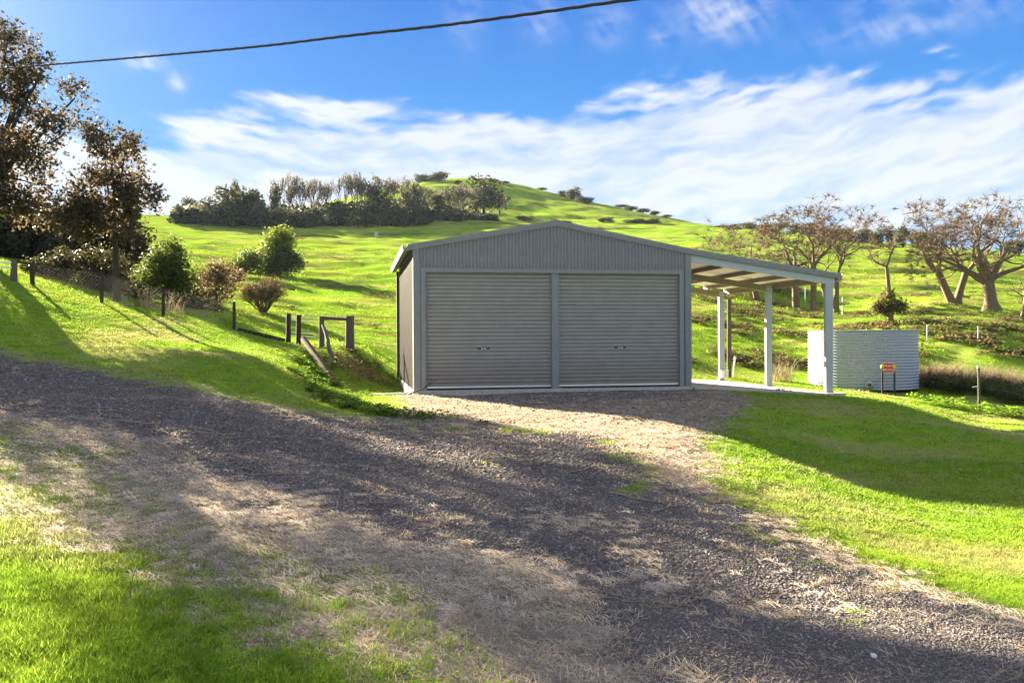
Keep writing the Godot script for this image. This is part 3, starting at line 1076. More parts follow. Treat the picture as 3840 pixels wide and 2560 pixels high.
func build_left_fence() -> void:
	var fence := thing("paddock_fence", "old timber post and wire netting fence along the top of the left lawn", "fence")
	var spots := [[-13.94, 23.9, .58, .095], [-13.46, 24.0, .66, .065], [-11.67, 24.3, .88, .05], [-10.01, 24.5, .82, .048], [-7.97, 24.5, .8, .045]]
	var feet: Array[Vector3] = []
	for e in spots:
		var p := on(e[0], e[1])
		feet.append(p)
		var s := Shape.new()
		pole(s, p - Vector3(0, .2, 0), p + Vector3(rr(-.03, .03), e[2], rr(-.03, .03)), e[3] * 1.05, e[3] * .95, 8)
		obj("fence_post", s, mats.dark_wood if e[3] < .08 else mats.grey_wood, fence)
	for k in range(1, 4):
		var h0: float = spots[k][2] - .05
		var h1: float = spots[k + 1][2] - .05
		var s := Shape.new()
		wire(s, feet[k] + Vector3(0, h0, 0), feet[k + 1] + Vector3(0, h1, 0), .009, .03)
		obj("top_wire", s, mats.wire, fence)
		var o := obj("wire_netting", netting(feet[k] + Vector3(0, .03, 0), feet[k + 1] + Vector3(0, .03, 0), feet[k] + Vector3(0, h0, 0), feet[k + 1] + Vector3(0, h1, 0), .09, .002), mats.wire, fence)
		o.set_meta("kind", "stuff")
	var s := Shape.new()
	s.beam(feet[0] + Vector3(0, .54, 0), feet[1] + Vector3(0, .62, 0), .045, .06)
	obj("top_rail", s, mats.dark_wood, fence)
	for h in [.36, .5]:
		s = Shape.new()
		s.beam(feet[0] + Vector3(-3.0, h + .1, -.3), feet[0] + Vector3(0, h, .1), .03, .05)
		obj("gate_rail", s, mats.white, fence)
	# sleeper along the lawn edge
	s = Shape.new()
	s.beam(on(-7.85, 24.4, .02), on(-6.55, 24.62, .02), .08, .15)
	tag(obj("edging_sleeper", s, mats.dark_wood), "dark timber sleeper lying along the lawn edge beside the stile", "sleeper")
	# stile: two posts joined by white rungs
	var stile := thing("stile", "two dark posts joined by white rungs beside the sleeper", "stile")
	var g1 := on(-6.45, 24.6)
	var g2 := on(-6.01, 24.0)
	for p in [g1, g2]:
		s = Shape.new()
		pole(s, p - Vector3(0, .3, 0), p + Vector3(.02, .83, 0), .075, .07)
		obj("post", s, mats.dark_wood, stile)
	for h in [.2, .3, .65, .76]:
		s = Shape.new()
		s.beam(g1 + Vector3(0, h, 0), g2 + Vector3(.26, h, -.9), .018, .026)
		obj("rung", s, mats.white, stile)
	# gateway frame
	var gate := thing("gateway_frame", "weathered timber gateway frame with a top rail on the cut bank", "gate frame")
	var a := on(-5.29, 23.7, .0)
	var b := on(-4.62, 24.3, .0)
	a.y -= .02
	for e in [[a, .075, .9, mats.grey_wood], [b, .125, .96, mats.grey_wood]]:
		s = Shape.new()
		var foot: Vector3 = e[0]
		pole(s, foot - Vector3(0, .5, 0), foot + Vector3(.01, e[2], 0), e[1] * 1.05, e[1], 10)
		obj("gate_post", s, e[3], gate)
	s = Shape.new()
	pole(s, a + Vector3(-.03, .86, .02), b + Vector3(0, .86, .02), .05, .045, 8)
	obj("top_rail", s, mats.grey_wood, gate)
	for e in [[g2, a, .55], [g2, a, .25]]:
		s = Shape.new()
		wire(s, e[0] + Vector3(0, e[2], 0), e[1] + Vector3(0, e[2], 0), .006, .06)
		obj("wire", s, mats.wire, gate)
	var o := obj("wire_netting", netting(a + Vector3(0, .02, 0), b + Vector3(0, .02, 0), a + Vector3(0, .8, 0), b + Vector3(0, .8, 0), .1, .002), mats.wire, gate)
	o.set_meta("kind", "stuff")
	s = Shape.new()
	pole(s, Vector3(-5.2, 1.5, -23.5), on(-4.62, 22.1, -.05), .045, .06, 8, .02)
	tag(obj("brace_pole", s, mats.grey_wood), "thin grey pole leaning from the gateway frame down the cut bank", "pole")
	s = Shape.new()
	pole(s, Vector3(-5.42, 1.12, -22.2), on(-4.02, 19.8, -.05), .085, .09, 10, .01)
	tag(obj("leaning_log", s, mats.log), "thick brown log leaning down the cut bank left of the shed", "log")

func build_right_fence() -> void:
	var fence := thing("wire_fence", "thin grey metal post with sagging wires at the edge of the right lawn", "fence")
	var p := on(11.79, 21.54)
	var q := on(14.6, 19.2)
	for e in [p, q]:
		var s := Shape.new()
		pole(s, e - Vector3(0, .3, 0), e + Vector3(-.02, 1.1, 0), .032, .03, 8)
		obj("fence_post", s, mats.grey_wood, fence)
	var s2 := Shape.new()
	s2.tube(PackedVector3Array([p + Vector3(-.02, 1.08, 0), p + Vector3(-.02, 1.13, 0)]), PackedFloat32Array([.045, .04]), 8, true)
	obj("post_cap", s2, mats.alu, fence)
	for h in [.62, .3]:
		s2 = Shape.new()
		wire(s2, p + Vector3(0, h, 0), q + Vector3(0, h, 0), .006, .03)
		obj("wire", s2, mats.wire, fence)
	s2 = Shape.new()
	wire(s2, p + Vector3(0, .62, 0), p + Vector3(-.18, .6, 0), .012, 0)
	obj("insulator", s2, mats.alu, fence)

func build_small_posts() -> void:
	var labels := ["thin white stake on the grass just right of the water tank top", "thin white stake on the slope right of the water tank, above the metal fence post", "thin white stake on the slope seen left of the rear carport post", "thin white stake before the trunks of the left coral trees", "thin white stake just left of the front carport post", "thin white stake on the slope between two carport posts"]
	var at := [[15.5, 31.89], [17.06, 31.26], [12.9, 53.29], [18.9, 55.0], [18.2, 47.0], [15.98, 55.56]]
	for k in 6:
		var s := Shape.new()
		var p := on(at[k][0], at[k][1])
		var h: float = .62 if k < 2 else 1.0
		pole(s, p - Vector3(0, .2, 0), p + Vector3(.01, h, 0), .02 + .006 * (k / 2), .018 + .006 * (k / 2), 6)
		tag(obj("fence_stake", s, mats.galv), labels[k], "stake", "white stakes on the slope")
	var s := Shape.new()
	var p := on(-18.53, 117.12)
	s.beam(p - Vector3(0, .2, 0), p + Vector3(0, .75, 0), .42, .42, Vector3.BACK)
	s.block(p + Vector3(-.26, .75, -.26), p + Vector3(.26, .83, .26))
	tag(obj("concrete_post", s, mats.concrete), "short pale post alone in the far field below the hill thicket", "post")
	s = Shape.new()
	var b := on(6.94, 27.3)
	pole(s, b - Vector3(0, .3, 0), Vector3(6.95, 2.32, -27.3), .072, .066, 10)
	tag(obj("utility_pole", s, mats.wood), "slim brown pole standing behind the rear carport post", "pole")
	s = Shape.new()
	b = on(7.12, 27.5)
	s.tube(PackedVector3Array([b - Vector3(0, .2, 0), b + Vector3(.02, .3, 0), b + Vector3(.06, .58, 0)]), PackedFloat32Array([.022, .022, .022]), 8, true)
	var pipe := obj("standpipe", s, mats.alu)
	tag(pipe, "short white standpipe beside the brown pole behind the carport", "pipe")
	s = Shape.new()
	s.tube(PackedVector3Array([b + Vector3(.06, .57, 0), b + Vector3(.07, .66, 0)]), PackedFloat32Array([.042, .03]), 8, true)
	obj("tap", s, mats.white, pipe)

const CABLE := [ Vector3(-11.90, 6.03, -15.88), Vector3(-7.16, 4.94, -12.00), Vector3(-5.11, 4.48, -10.32), Vector3(-3.56, 4.14, -9.05), Vector3(-2.35, 3.88, -8.06), Vector3(-1.38, 3.69, -7.26), Vector3(-0.58, 3.53, -6.61), Vector3(0.09, 3.41, -6.07), Vector3(0.78, 3.29, -5.50), Vector3(1.45, 3.17, -4.95) ]

func build_cable() -> void:
	var curve := Curve3D.new()
	for k in CABLE.size():
		var a: Vector3 = CABLE[maxi(k - 1, 0)]
		var b: Vector3 = CABLE[mini(k + 1, CABLE.size() - 1)]
		var h := (b - a) / 6.0
		curve.add_point(CABLE[k], -h, h)
	var cable := thing("overhead_cable", "black twisted power cable crossing the sky above the drive", "cable")
	var length := curve.get_baked_length()
	var steps := 260
	for strand in 3:
		var pts := PackedVector3Array()
		var rad := PackedFloat32Array()
		for k in steps + 1:
			var o := length * k / steps
			var p := curve.sample_baked(o, true)
			var d := (curve.sample_baked(minf(o + .05, length), true) - curve.sample_baked(maxf(o - .05, 0.0), true)).normalized()
			var u := d.cross(Vector3.UP).normalized()
			var w := u.cross(d)
			var f := TAU * (o / .6 + strand / 3.0)
			pts.append(p + (u * cos(f) + w * sin(f)) * .0055)
			rad.append(.0068)
		var s := Shape.new()
		s.tube(pts, rad, 6)
		obj("strand", s, mats.black, cable)

# ---------------------------------------------------------------- trees
# x, height, distance, half width, half height of the crowns
const CROWN_TALL := [ [-15.19, 9.11, 24.82, 1.07, 1.26], [-14.62, 8.92, 25.48, 0.71, 1.10], [-13.87, 8.25, 26.12, 1.06, 0.73], [-13.66, 8.70, 26.78, 0.61, 0.55], [-14.32, 7.03, 25.15, 1.09, 1.09], [-15.93, 7.19, 25.80, 1.45, 1.64], [-15.27, 6.13, 26.45, 1.15, 1.01], [-16.59, 7.73, 24.82, 1.14, 1.64], [-17.68, 6.87, 25.48, 0.91, 1.43], [-16.92, 9.13, 26.12, 0.80, 0.93], [-17.36, 6.00, 26.78, 1.23, 1.09], [-15.22, 5.50, 25.15, 0.83, 0.79], [-17.78, 5.76, 25.80, 0.92, 0.92], [-17.29, 5.87, 26.45, 1.35, 1.15], [-15.41, 5.58, 24.82, 0.95, 0.91], [-13.48, 4.90, 25.48, 0.80, 0.62], [-14.75, 5.16, 26.12, 0.83, 0.67], [-15.08, 10.20, 26.78, 0.41, 0.55], [-13.75, 9.08, 25.15, 0.45, 0.51], [-15.19, 10.14, 25.80, 0.50, 0.66], [-19.15, 8.17, 26.45, 1.01, 1.62], [-17.71, 9.12, 24.82, 0.89, 1.01] ]
const BACK_WIDE := [ [-25.21, 6.56, 43.25, 1.76, 1.10], [-23.83, 6.33, 43.75, 1.56, 1.23], [-27.82, 6.81, 44.25, 1.80, 1.35], [-25.18, 5.38, 44.75, 1.37, 0.87], [-26.25, 5.38, 43.50, 1.33, 0.89] ]
const BACK_NARROW := [ [-21.19, 5.67, 42.25, 1.40, 1.08], [-19.96, 5.67, 42.75, 1.35, 1.05], [-22.36, 5.01, 43.25, 1.21, 0.75], [-19.49, 6.13, 43.75, 0.71, 0.80], [-20.35, 4.82, 42.50, 1.30, 0.74] ]
const CROWN_ROUND := [ [-11.68, 6.84, 24.90, 0.66, 0.63], [-12.18, 7.36, 25.50, 0.52, 0.36], [-11.74, 7.11, 26.10, 0.47, 0.47], [-12.28, 6.30, 26.70, 0.84, 0.79], [-12.30, 5.62, 25.20, 0.64, 0.74], [-11.32, 5.40, 25.80, 0.76, 0.60], [-12.36, 5.03, 26.40, 1.14, 0.67], [-12.54, 4.69, 24.90, 0.76, 0.61], [-11.35, 4.51, 25.50, 0.62, 0.49], [-11.29, 5.11, 26.10, 0.47, 0.40], [-13.92, 5.35, 26.70, 0.41, 0.54] ]
const HEDGE := [ [-16.14, 3.54, 29.75, 0.91, 0.52], [-15.18, 3.30, 30.25, 0.96, 0.59], [-14.30, 3.25, 30.75, 0.86, 0.72], [-13.65, 2.91, 31.25, 0.64, 0.54], [-15.51, 3.89, 30.00, 0.61, 0.46], [-11.58, 2.44, 30.50, 0.53, 0.31], [-11.14, 2.19, 31.00, 0.47, 0.28], [-14.32, 3.86, 29.75, 0.76, 0.45] ]
const BUSH_ROUND := [ [-12.17, 3.90, 30.25, 0.69, 0.65], [-12.61, 3.40, 30.75, 0.86, 0.70], [-12.26, 3.27, 31.25, 0.72, 0.64], [-13.42, 3.47, 31.75, 0.49, 0.36], [-12.16, 4.38, 30.50, 0.40, 0.31] ]
const BUSH_RED := [ [-11.94, 3.49, 33.25, 0.68, 0.58], [-11.43, 3.78, 33.75, 0.58, 0.45], [-11.87, 3.12, 34.25, 0.84, 0.49], [-11.24, 3.68, 34.75, 0.39, 0.32], [-12.29, 2.99, 33.50, 0.51, 0.43] ]
const BUSH_KNOB := [ [-16.68, 8.10, 61.25, 1.12, 0.75], [-16.50, 8.47, 61.75, 0.75, 0.57], [-17.33, 7.74, 62.25, 0.95, 0.70] ]
const BUSH_DARK := [ [-16.55, 6.56, 60.75, 1.49, 0.87], [-17.78, 6.77, 61.25, 0.87, 0.69], [-15.72, 6.58, 61.75, 0.69, 0.75], [-18.71, 6.32, 62.25, 0.76, 0.70] ]
const BUSH_GREEN := [ [-17.33, 6.25, 56.25, 1.03, 0.63], [-18.21, 5.87, 56.75, 0.72, 0.52] ]
const BUSH_TWIG := [ [-10.35, 3.06, 35.62, 0.62, 0.47], [-10.79, 2.97, 35.88, 0.40, 0.37], [-10.07, 3.03, 36.12, 0.37, 0.40] ]

# a limb with its sub-limbs; the ends of the thinnest go into tips
func limb(s: Shape, p: Vector3, dir: Vector3, length: float, rad: float, level: int, o: Dictionary, tips: Array) -> void:
	var segs: int = o.segs
	var pts := PackedVector3Array([p])
	var rads := PackedFloat32Array([rad])
	var d := dir.normalized()
	var q := p
	for k in segs:
		d = (d + Vector3(rr(-1, 1), rr(-1, 1), rr(-1, 1)) * o.wiggle + Vector3(0, o.rise * (1.0 - .5 * level / o.levels), 0)).normalized()
		q += d * length / segs
		pts.append(q)
		rads.append(maxf(rad * lerpf(1.0, o.taper, (k + 1.0) / segs), o.least))
	s.tube(pts, rads, clampi(9 - level * 2, 3, 8))
	if level >= o.levels:
		tips.append([q, d])
		return
	var kids: int = rng.randi_range(o.kids[0], o.kids[1])
	var spin := rr(0, TAU)
	for k in kids:
		var t: int = segs if k < 2 else rng.randi_range(maxi(1, segs / 2), segs)
		var u := d.cross(Vector3.UP if absf(d.y) < .9 else Vector3.RIGHT).normalized()
		var w := d.cross(u)
		var a := spin + TAU * k / kids + rr(-.5, .5)
		var open: float = rr(o.open[0], o.open[1])
		var nd := d * cos(open) + (u * cos(a) + w * sin(a)) * sin(open)
		nd.y *= o.flat
		limb(s, pts[t], nd, length * rr(o.shrink[0], o.shrink[1]), rads[t] * rr(.62, .8), level + 1, o, tips)

func crown(s: Shape, blobs: Array, count: int, per: int, spread: float, size: float, tones: Array, gap: float, gap_scale: float, shell := .42, base := Vector3.ZERO) -> Array:
	var total := 0.0
	var cum := PackedFloat32Array()
	for b in blobs:
		total += pow(b[3] * b[3] * b[4], .75)
		cum.append(total)
	var spots := []
	var tries := 0
	while spots.size() < count and tries < count * 4:
		tries += 1
		var pick := rr(0, total)
		var k := 0
		while cum[k] < pick:
			k += 1
		var b: Array = blobs[k]
		var dir := Vector3(rng.randfn(), rng.randfn(), rng.randfn()).normalized()
		var r := pow(rng.randf(), shell) * (1.0 + .16 * noise.get_noise_3d(dir.x * 130.0 + k * 50.0, dir.y * 130.0, dir.z * 130.0))
		var p := Vector3(b[0] + dir.x * r * b[3], b[1] + dir.y * r * b[4], -b[2] + dir.z * r * b[3]) - base
		if noise.get_noise_3d(p.x * gap_scale, p.y * gap_scale, p.z * gap_scale) < gap:
			continue
		spots.append(p)
		var tone: Color = tones[rng.randi() % tones.size()]
		for q in per:
			var along := (dir * .5 + Vector3(rng.randfn(), rng.randfn() - .15, rng.randfn()) * .7).normalized()
			var side := along.cross(Vector3(rng.randfn(), rng.randfn(), rng.randfn())).normalized()
			var nn := side.cross(along).normalized()
			var f := rr(.7, 1.3)
			s.col = tone * rr(.75, 1.3)
			s.leaf(p + Vector3(rng.randfn(), rng.randfn(), rng.randfn()) * spread, along * size * f, side * size * f * rr(.22, .34), (nn * .5 + dir * .7 + Vector3.UP * .3).normalized())
	s.col = Color.WHITE
	return spots

func leafy_tree(called: String, label: String, category: String, blobs: Array, foot: Vector3, trunk_r: float, count: int, per: int, spread: float, size: float, tones: Array, gap: float, gap_scale: float, group := "") -> Node3D:
	var t := thing(called, label, category, foot, 0.0, group)
	var s := Shape.new()
	var spots := crown(s, blobs, count, per, spread, size, tones, gap, gap_scale, .42, foot)
	var w := Shape.new()
	var top := Vector3.ZERO
	for b in blobs:
		top += Vector3(b[0], b[1], -b[2]) - foot
	top /= blobs.size()
	var mid := Vector3(top.x * .3, top.y * .55, top.z * .3)
	w.tube(PackedVector3Array([Vector3(0, -.3, 0), mid * .5, mid, mid.lerp(top, .7)]), PackedFloat32Array([trunk_r * 1.3, trunk_r, trunk_r * .75, trunk_r * .4]), 9)
	for b in blobs:
		var c := Vector3(b[0], b[1], -b[2]) - foot
		var from := mid.lerp(top, rr(0., .5)) if c.y > mid.y else mid * rr(.5, .9)
		var h := from.lerp(c, .5) + Vector3(rr(-.3, .3), rr(.0, .3), rr(-.3, .3)) * trunk_r * 2.0
		w.tube(PackedVector3Array([from, h, c]), PackedFloat32Array([trunk_r * .45, trunk_r * .28, trunk_r * .12]), 6)
		for k in 14:
			var p: Vector3 = spots[rng.randi() % spots.size()]
			if p.distance_to(c) < maxf(b[3], b[4]) * 1.1:
				w.tube(PackedVector3Array([h.lerp(c, rr(.3, 1.)), c.lerp(p, .6) + Vector3(rr(-.1, .1), rr(-.1, .1), rr(-.1, .1)), p]), PackedFloat32Array([trunk_r * .12, trunk_r * .07, trunk_r * .03]), 4)
	obj("trunk", w, mats.bark, t)
	obj("crown", s, mats.leaf, t)
	return t

func build_left_trees() -> void:
	var brown := [Color(.075, .058, .040), Color(.095, .072, .044), Color(.07, .066, .036), Color(.13, .095, .05)]
	leafy_tree("leafy_tree", "tall dark leafy tree rising past the overhead cable above the left fence", "tree", CROWN_TALL, on(-16.0, 26.2), .22, 3300, 9, .12, .125, brown, .05, 85.0)
	leafy_tree("leafy_tree", "shorter dark leafy tree standing right of the tall one by the left fence", "tree", CROWN_ROUND, on(-12.2, 26.4), .1, 1300, 9, .10, .118, brown, .04, 92.0)

func build_bushes() -> void:
	var green := [Color(.085, .12, .022), Color(.12, .155, .026), Color(.06, .09, .02)]
	var dark := [Color(.085, .10, .03), Color(.065, .08, .026)]
	var brown_green := [Color(.05, .052, .024), Color(.066, .056, .03), Color(.042, .046, .02)]
	var red := [Color(.12, .11, .05), Color(.16, .11, .07), Color(.10, .12, .04), Color(.2, .09, .06)]
	leafy_tree("hedge_bush", "dark hedge-like bushes under the leafy trees behind the left fence", "bush", HEDGE, on(-14.6, 30.6), .05, 2300, 7, .14, .11, brown_green, -.2, 60.0)
	leafy_tree("background_tree", "broad dark tree low behind the tall leafy tree at the left edge", "tree", BACK_WIDE, on(-25.8, 44.3), .16, 2600, 7, .24, .24, brown_green, -.25, 50.0)
	leafy_tree("background_tree", "dark tree low behind the shorter leafy tree, right of the broad one", "tree", BACK_NARROW, on(-21.0, 43.5), .14, 2400, 7, .22, .23, brown_green, -.25, 50.0)
	leafy_tree("round_bush", "rounded green bush with yellow-green edges behind the left fence posts", "bush", BUSH_ROUND, on(-12.43, 31.0), .06, 1700, 7, .13, .10, green, -.14, 110.0)
	leafy_tree("reddish_bush", "straggly reddish-brown bush right of the rounded green bush", "bush", BUSH_RED, on(-11.75, 34.0), .05, 900, 6, .10, .10, red, -.15, 90.0)
	leafy_tree("knob_bush", "bright rounded bush top standing above a dark bush in the field", "bush", BUSH_KNOB, on(-16.9, 62.2), .08, 800, 7, .2, .17, [Color(.14, .19, .028), Color(.18, .235, .03)], -.4, 60.0)
	leafy_tree("dark_bush", "low dark bush in the field below the bright rounded bush top", "bush", BUSH_DARK, on(-16.9, 61.5), .08, 1100, 7, .2, .17, dark, -.25, 60.0)
	leafy_tree("green_bush", "small loose green bush left of the low dark bush in the field", "bush", BUSH_GREEN, on(-17.6, 56.5), .05, 600, 6, .14, .15, green, -.2, 60.0)
	# twiggy brown bush: many fine stems from one foot
	var foot := on(-10.46, 36.0)
	var t := thing("twiggy_bush", "leafless brown twiggy bush alone in the field behind the fence", "bush", foot)
	var s := Shape.new()
	var tips := []
	var o := {"segs": 4, "wiggle": .16, "rise": .05, "taper": .6, "least": .007, "levels": 2, "kids": [3, 4], "open": [.25, .6], "shrink": [.6, .85], "flat": 1.0}
	for k in 60:
		var a := rr(0, TAU)
		var e := rr(.25, 1.1)
		limb(s, Vector3(cos(a) * .1, 0, sin(a) * .1), Vector3(cos(a) * e, 1, sin(a) * e), rr(.45, .7), .016, 0, o, tips)
	obj("stems", s, mats.twig, t)
	s = Shape.new()
	for e in tips:
		for k in 2:
			s.col = Color(.13, .085, .045) * rr(.6, 1.3)
			var al := Vector3(rr(-1, 1), rr(-.5, 1), rr(-1, 1)).normalized()
			var sd := al.cross(Vector3(rr(-1, 1), 1, rr(-1, 1))).normalized()
			s.leaf(e[0], al * .09, sd * .03, al.cross(sd))
	obj("dry_leaves", s, mats.dull_leaf, t)

func coral_tree(label: String, x: float, z: float, lean: Vector3, high: float, rad: float, limbs: int, length: float, levels: int, seed_: int) -> void:
	rng.seed = seed_
	var t := thing("coral_tree", label, "tree", on(x, z))
	var s := Shape.new()
	var tips := []
	var top := Vector3(0, high, 0) + lean * high
	var mid := top * .5 + Vector3(lean.z, 0, -lean.x) * .15 * high - Vector3(0, .04 * high, 0)
	s.tube(PackedVector3Array([Vector3(0, -.25, 0), Vector3(0, .05, 0) + lean * .05, Vector3(0, .35, 0) + lean * .3, mid, top]), PackedFloat32Array([rad * 1.5, rad * 1.2, rad * .85, rad * .72, rad * .68]), 10)
	obj("trunk", s, mats.coral, t)
	s = Shape.new()
	var o := {"segs": 5, "wiggle": .27, "rise": .045, "taper": .62, "least": .010, "levels": levels + 1, "kids": [2, 3], "open": [.35, .95], "shrink": [.6, .82], "flat": .8}
	for k in limbs:
		var a := TAU * k / limbs + rr(-.5, .5)
		limb(s, top - Vector3(0, rr(.0, .12) * high, 0), Vector3(cos(a) * rr(.55, 1.2), rr(.5, 1.0), sin(a) * rr(.55, 1.0)) + lean * .6, length * rr(.85, 1.2), rad * rr(.34, .48), 1, o, tips)
	obj("branches", s, mats.coral, t)
	s = Shape.new()
	var f := Shape.new()
	for e in tips:
		for k in 10:
			var d: Vector3 = (e[1] + Vector3(rr(-1, 1), rr(-.6, 1), rr(-1, 1)) * .9).normalized()
			var p: Vector3 = e[0]
			s.tube(PackedVector3Array([p, p + d * rr(.08, .2), p + (d + Vector3(rr(-.9, .9), rr(-.5, .5), rr(-.9, .9))) * rr(.15, .34)]), PackedFloat32Array([.012, .011, .008]), 3)
		if rng.randf() < .09:
			for k in 6:
				f.col = Color(.36, .085, .035) * rr(.6, 1.2)
				var al := Vector3(rr(-1, 1), rr(-.4, 1), rr(-1, 1)).normalized()
				var sd := al.cross(Vector3(rr(-1, 1), 1, rr(-1, 1))).normalized()
				f.leaf(e[0] + Vector3(rr(-.1, .1), rr(-.05, .12), rr(-.1, .1)), al * .085, sd * .026, al.cross(sd))
		elif rng.randf() < .5:
			for k in 4:
				f.col = Color(.16, .115, .06) * rr(.6, 1.3)
				var al := Vector3(rr(-1, 1), rr(-1, .4), rr(-1, 1)).normalized()
				var sd := al.cross(Vector3(rr(-1, 1), 1, rr(-1, 1))).normalized()
				f.leaf(e[0] + Vector3(rr(-.1, .1), rr(-.1, .1), rr(-.1, .1)), al * .12, sd * .04, al.cross(sd))
	var tw := obj("twigs", s, mats.coral, t)
	tw.set_meta("kind", "stuff")
	var fl := obj("red_flowers", f, mats.dull_leaf, t)
	fl.set_meta("kind", "stuff")

func build_coral_trees() -> void:
	coral_tree("bare coral tree behind the carport, leftmost and lowest of its clump", 15.2, 52.8, Vector3(-.35, 0, .1), 1.7, .2, 4, 1.35, 4, 101)
	coral_tree("bare coral tree with the thickest straight trunk behind the carport", 17.32, 51.97, Vector3(-.05, 0, 0), 2.7, .27, 4, 1.5, 4, 113)
	coral_tree("bare coral tree whose trunk forks, second from the left behind the carport", 18.1, 51.2, Vector3(.0, 0, 0), 3.0, .24, 3, 1.6, 4, 124)
	coral_tree("slender bare coral tree leaning left behind the front carport post", 18.5, 49.8, Vector3(-.22, 0, 0), 2.1, .17, 3, 1.2, 3, 135)
	coral_tree("bare coral tree, rightmost trunk of the clump behind the carport", 18.75, 49.4, Vector3(.03, 0, 0), 2.3, .2, 4, 1.45, 4, 146)
	coral_tree("big bare coral tree leaning left, its trunk bent at the foot", 24.83, 48.04, Vector3(-.38, 0, -.1), 2.2, .28, 4, 1.4, 4, 158)
	coral_tree("grey bare coral tree leaning right out of the same foot as the bent one", 25.15, 48.3, Vector3(.3, 0, .0), 1.9, .26, 3, 1.3, 4, 169)
	coral_tree("biggest bare coral tree with a stout flared trunk on the right slope", 25.35, 45.1, Vector3(-.12, 0, 0), 1.5, .42, 8, 1.75, 4, 170)
	# young tree rising from a vine-covered stump
	rng.seed = 77
	var foot := on(16.16, 36.46)
	var t := thing("young_coral_tree", "slim young bare tree rising from leafy vines behind the water tank", "tree", foot)
	var s := Shape.new()
	s.tube(PackedVector3Array([Vector3(0, -.2, 0), Vector3(0, .55, 0), Vector3(-.05, 1.2, 0), Vector3(-.1, 1.9, 0), Vector3(-.16, 2.5, 0)]), PackedFloat32Array([.16, .12, .10, .085, .08]), 8)
	obj("trunk", s, mats.coral, t)
	s = Shape.new()
	var tips := []
	var o := {"segs": 5, "wiggle": .2, "rise": .06, "taper": .6, "least": .010, "levels": 4, "kids": [2, 3], "open": [.35, .8], "shrink": [.55, .75], "flat": 1.0}
	limb(s, Vector3(-.16, 2.45, 0), Vector3(.45, 1, 0), .95, .06, 3, o, tips)
	limb(s, Vector3(-.15, 2.4, 0), Vector3(-.9, .45, .1), .7, .05, 3, o, tips)
	obj("branches", s, mats.coral, t)
	s = Shape.new()
	crown(s, [[16.1, foot.y + 1.0, 36.4, .34, .45], [16.5, foot.y + .75, 36.6, .4, .3], [15.8, foot.y + .7, 36.6, .4, .25]], 260, 6, .08, .14, [Color(.09, .13, .02), Color(.12, .11, .03), Color(.10, .06, .03)], -.4, 80.0, .5, foot)
	obj("vine", s, mats.leaf, t)
	# fallen dead branch at the right
	foot = on(23.6, 39.07)
	t = thing("fallen_branch", "fallen dead branch with upturned limbs on the far right slope", "branch", foot)
	s = Shape.new()
	tips = []
	o = {"segs": 4, "wiggle": .3, "rise": .03, "taper": .6, "least": .016, "levels": 3, "kids": [2, 4], "open": [.4, .9], "shrink": [.55, .8], "flat": .8}
	limb(s, Vector3(-.9, .15, .2), Vector3(1, .16, -.1), 2.2, .15, 0, o, tips)
	limb(s, Vector3(-.3, .3, .1), Vector3(.2, 1, .1), .9, .09, 1, o, tips)
	obj("limbs", s, mats.coral, t)

